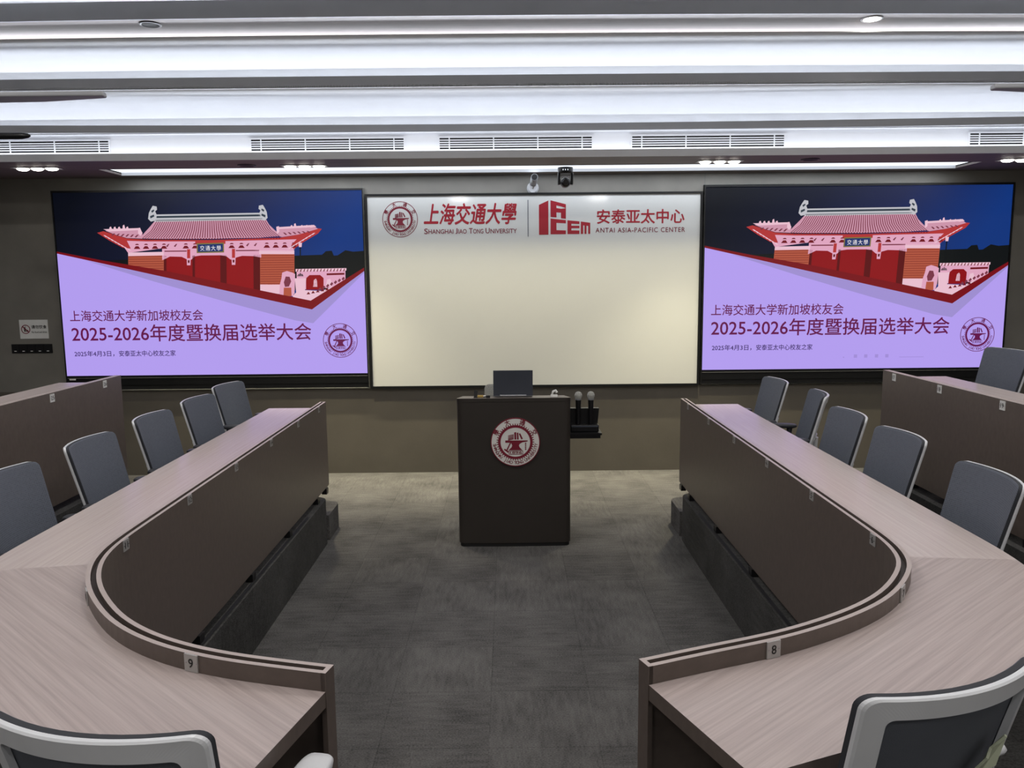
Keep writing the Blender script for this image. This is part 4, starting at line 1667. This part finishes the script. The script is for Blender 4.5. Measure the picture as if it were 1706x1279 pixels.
def it_card(e):
    b = MB()
    b.box(-0.016, 0.016, -0.006, 0.006, 0.0, 0.008, 'black')
    b.build('stand', e)
    b = MB()
    b.face([(-0.014, -0.004, 0.008), (0.010, 0.002, 0.008), (0.016, 0.006, 0.052), (-0.012, 0.0, 0.066)], 'black')
    b.face([(-0.014, 0.0, 0.008), (0.010, 0.006, 0.008), (0.016, 0.010, 0.052), (-0.012, 0.004, 0.066)], 'black')
    b.build('card', e)


def it_box(e):
    b = MB()
    pts = [(-0.075, 0.0), (0.075, 0.0), (0.075, 0.098), (-0.045, 0.098), (-0.066, 0.088), (-0.074, 0.066)]
    b.grid([[(p[0], 0.0, p[1]) for p in pts], [(p[0], 0.05, p[1]) for p in pts]], 'speckle', close_v=True)
    b.face([(p[0], 0.0, p[1]) for p in pts], 'speckle')
    b.face([(p[0], 0.05, p[1]) for p in pts], 'speckle')
    b.build('casing', e)
    b = MB()
    for xx in (-0.06, 0.06):
        b.lathe([(0.008, -0.0), (0.008, 0.003)], 'black', (xx, 0.025, 0.0), 10)
    b.build('feet', e)


def it_clicker(e):
    b = MB()
    b.tube([(-0.022, 0, 0.012), (0.022, 0.006, 0.012)], 0.011, 'gold', 12)
    b.build('barrel', e, smooth=True)
    b = MB()
    b.tube([(0.022, 0.006, 0.012), (0.040, 0.008, 0.012)], 0.009, 'paper', 12)
    b.build('cap', e, smooth=True)


def it_adapter(e):
    b = MB()
    b.box(-0.032, 0.022, -0.012, 0.012, 0.0, 0.022, 'paper')
    b.build('body', e, bevel=0.004)
    b = MB()
    b.tube([(-0.018, 0, 0.020), (-0.012, 0, 0.045), (0.008, 0, 0.052), (0.018, 0, 0.036)], 0.010, 'paper', 10)
    b.build('cable_loop', e, smooth=True)


def it_plug(e):
    b = MB()
    b.box(-0.016, 0.016, -0.01, 0.01, 0.0, 0.020, 'black')
    b.build('shell', e, bevel=0.004)
    b = MB()
    b.tube([(-0.014, 0, 0.010), (-0.035, 0.01, 0.006), (-0.05, 0.03, 0.005)], 0.004, 'black', 8)
    b.build('cord', e, smooth=True)


top_item('card_stand', -0.262, 6.20, it_card, 'small black upright card at the left end of the lectern top', 'card')
top_item('desktop_device', -0.130, 6.555, it_box, 'speckled light grey rounded box on the lectern, half hidden by the laptop', 'device')
top_item('laser_pointer', -0.225, 6.18, it_clicker, 'small gold and white pointer lying on the lectern beside the black card', 'pointer')
top_item('cable_adapter', 0.352, 6.18, it_adapter, 'small white adapter with a cable loop on the right of the lectern', 'adapter')
top_item('cable_plug', -0.165, 6.17, it_plug, 'small black plug on the lectern top left of the laptop', 'plug')

# microphones in their charging dock on the side shelf
SZ = 0.890
dk = empty('charging_dock', (0.585, LY + 0.16, SZ))
b = MB()
b.box(-0.105, 0.115, -0.06, 0.06, 0.0, 0.055, 'black')
b.build('base', dk, bevel=0.006)
b = MB()
pts = [(-0.105, 0.058), (0.108, 0.058), (0.120, 0.18), (-0.105, 0.18)]
b.grid([[(p[0], -0.02, p[1]) for p in pts], [(p[0], 0.035, p[1]) for p in pts]], 'black', close_v=True)
b.face([(p[0], -0.02, p[1]) for p in pts], 'black')
b.face([(p[0], 0.035, p[1]) for p in pts], 'black')
b.build('back_panel', dk)
b = MB()
b.box(-0.10, 0.108, -0.064, -0.058, 0.038, 0.048, 'laptop')
b.build('front_strip', dk)
tag(dk, 'black microphone charging dock on the shelf at the right side of the lectern', 'dock')
MIC = None
for dx, lab in ((-0.046, 'handheld wireless microphone in the dock, the one nearer the lectern'), (0.052, 'handheld wireless microphone in the dock, the outer one on the right')):
    if MIC is None:
        m_ = MIC = empty('microphone', (0.585 + dx, LY + 0.115, SZ + 0.058))
        b = MB()
        b.lathe([(0.016, 0.0), (0.018, 0.05), (0.021, 0.165), (0.022, 0.195)], 'black', n=18)
        b.build('handle', m_, smooth=True)
        b = MB()
        b.lathe([(0.023, 0.193), (0.0245, 0.203)], 'silver', n=18)
        b.build('collar', m_)
        b = MB()
        b.lathe([(0.022, 0.203), (0.029, 0.222), (0.029, 0.236), (0.022, 0.252), (0.010, 0.259)], 'speckle', n=18)
        b.build('grille', m_, smooth=True)
    else:
        m_ = copy_tree(MIC)
        m_.location = (0.585 + dx, LY + 0.115, SZ + 0.058)
    tag(m_, lab, 'microphone', 'microphones in the dock')
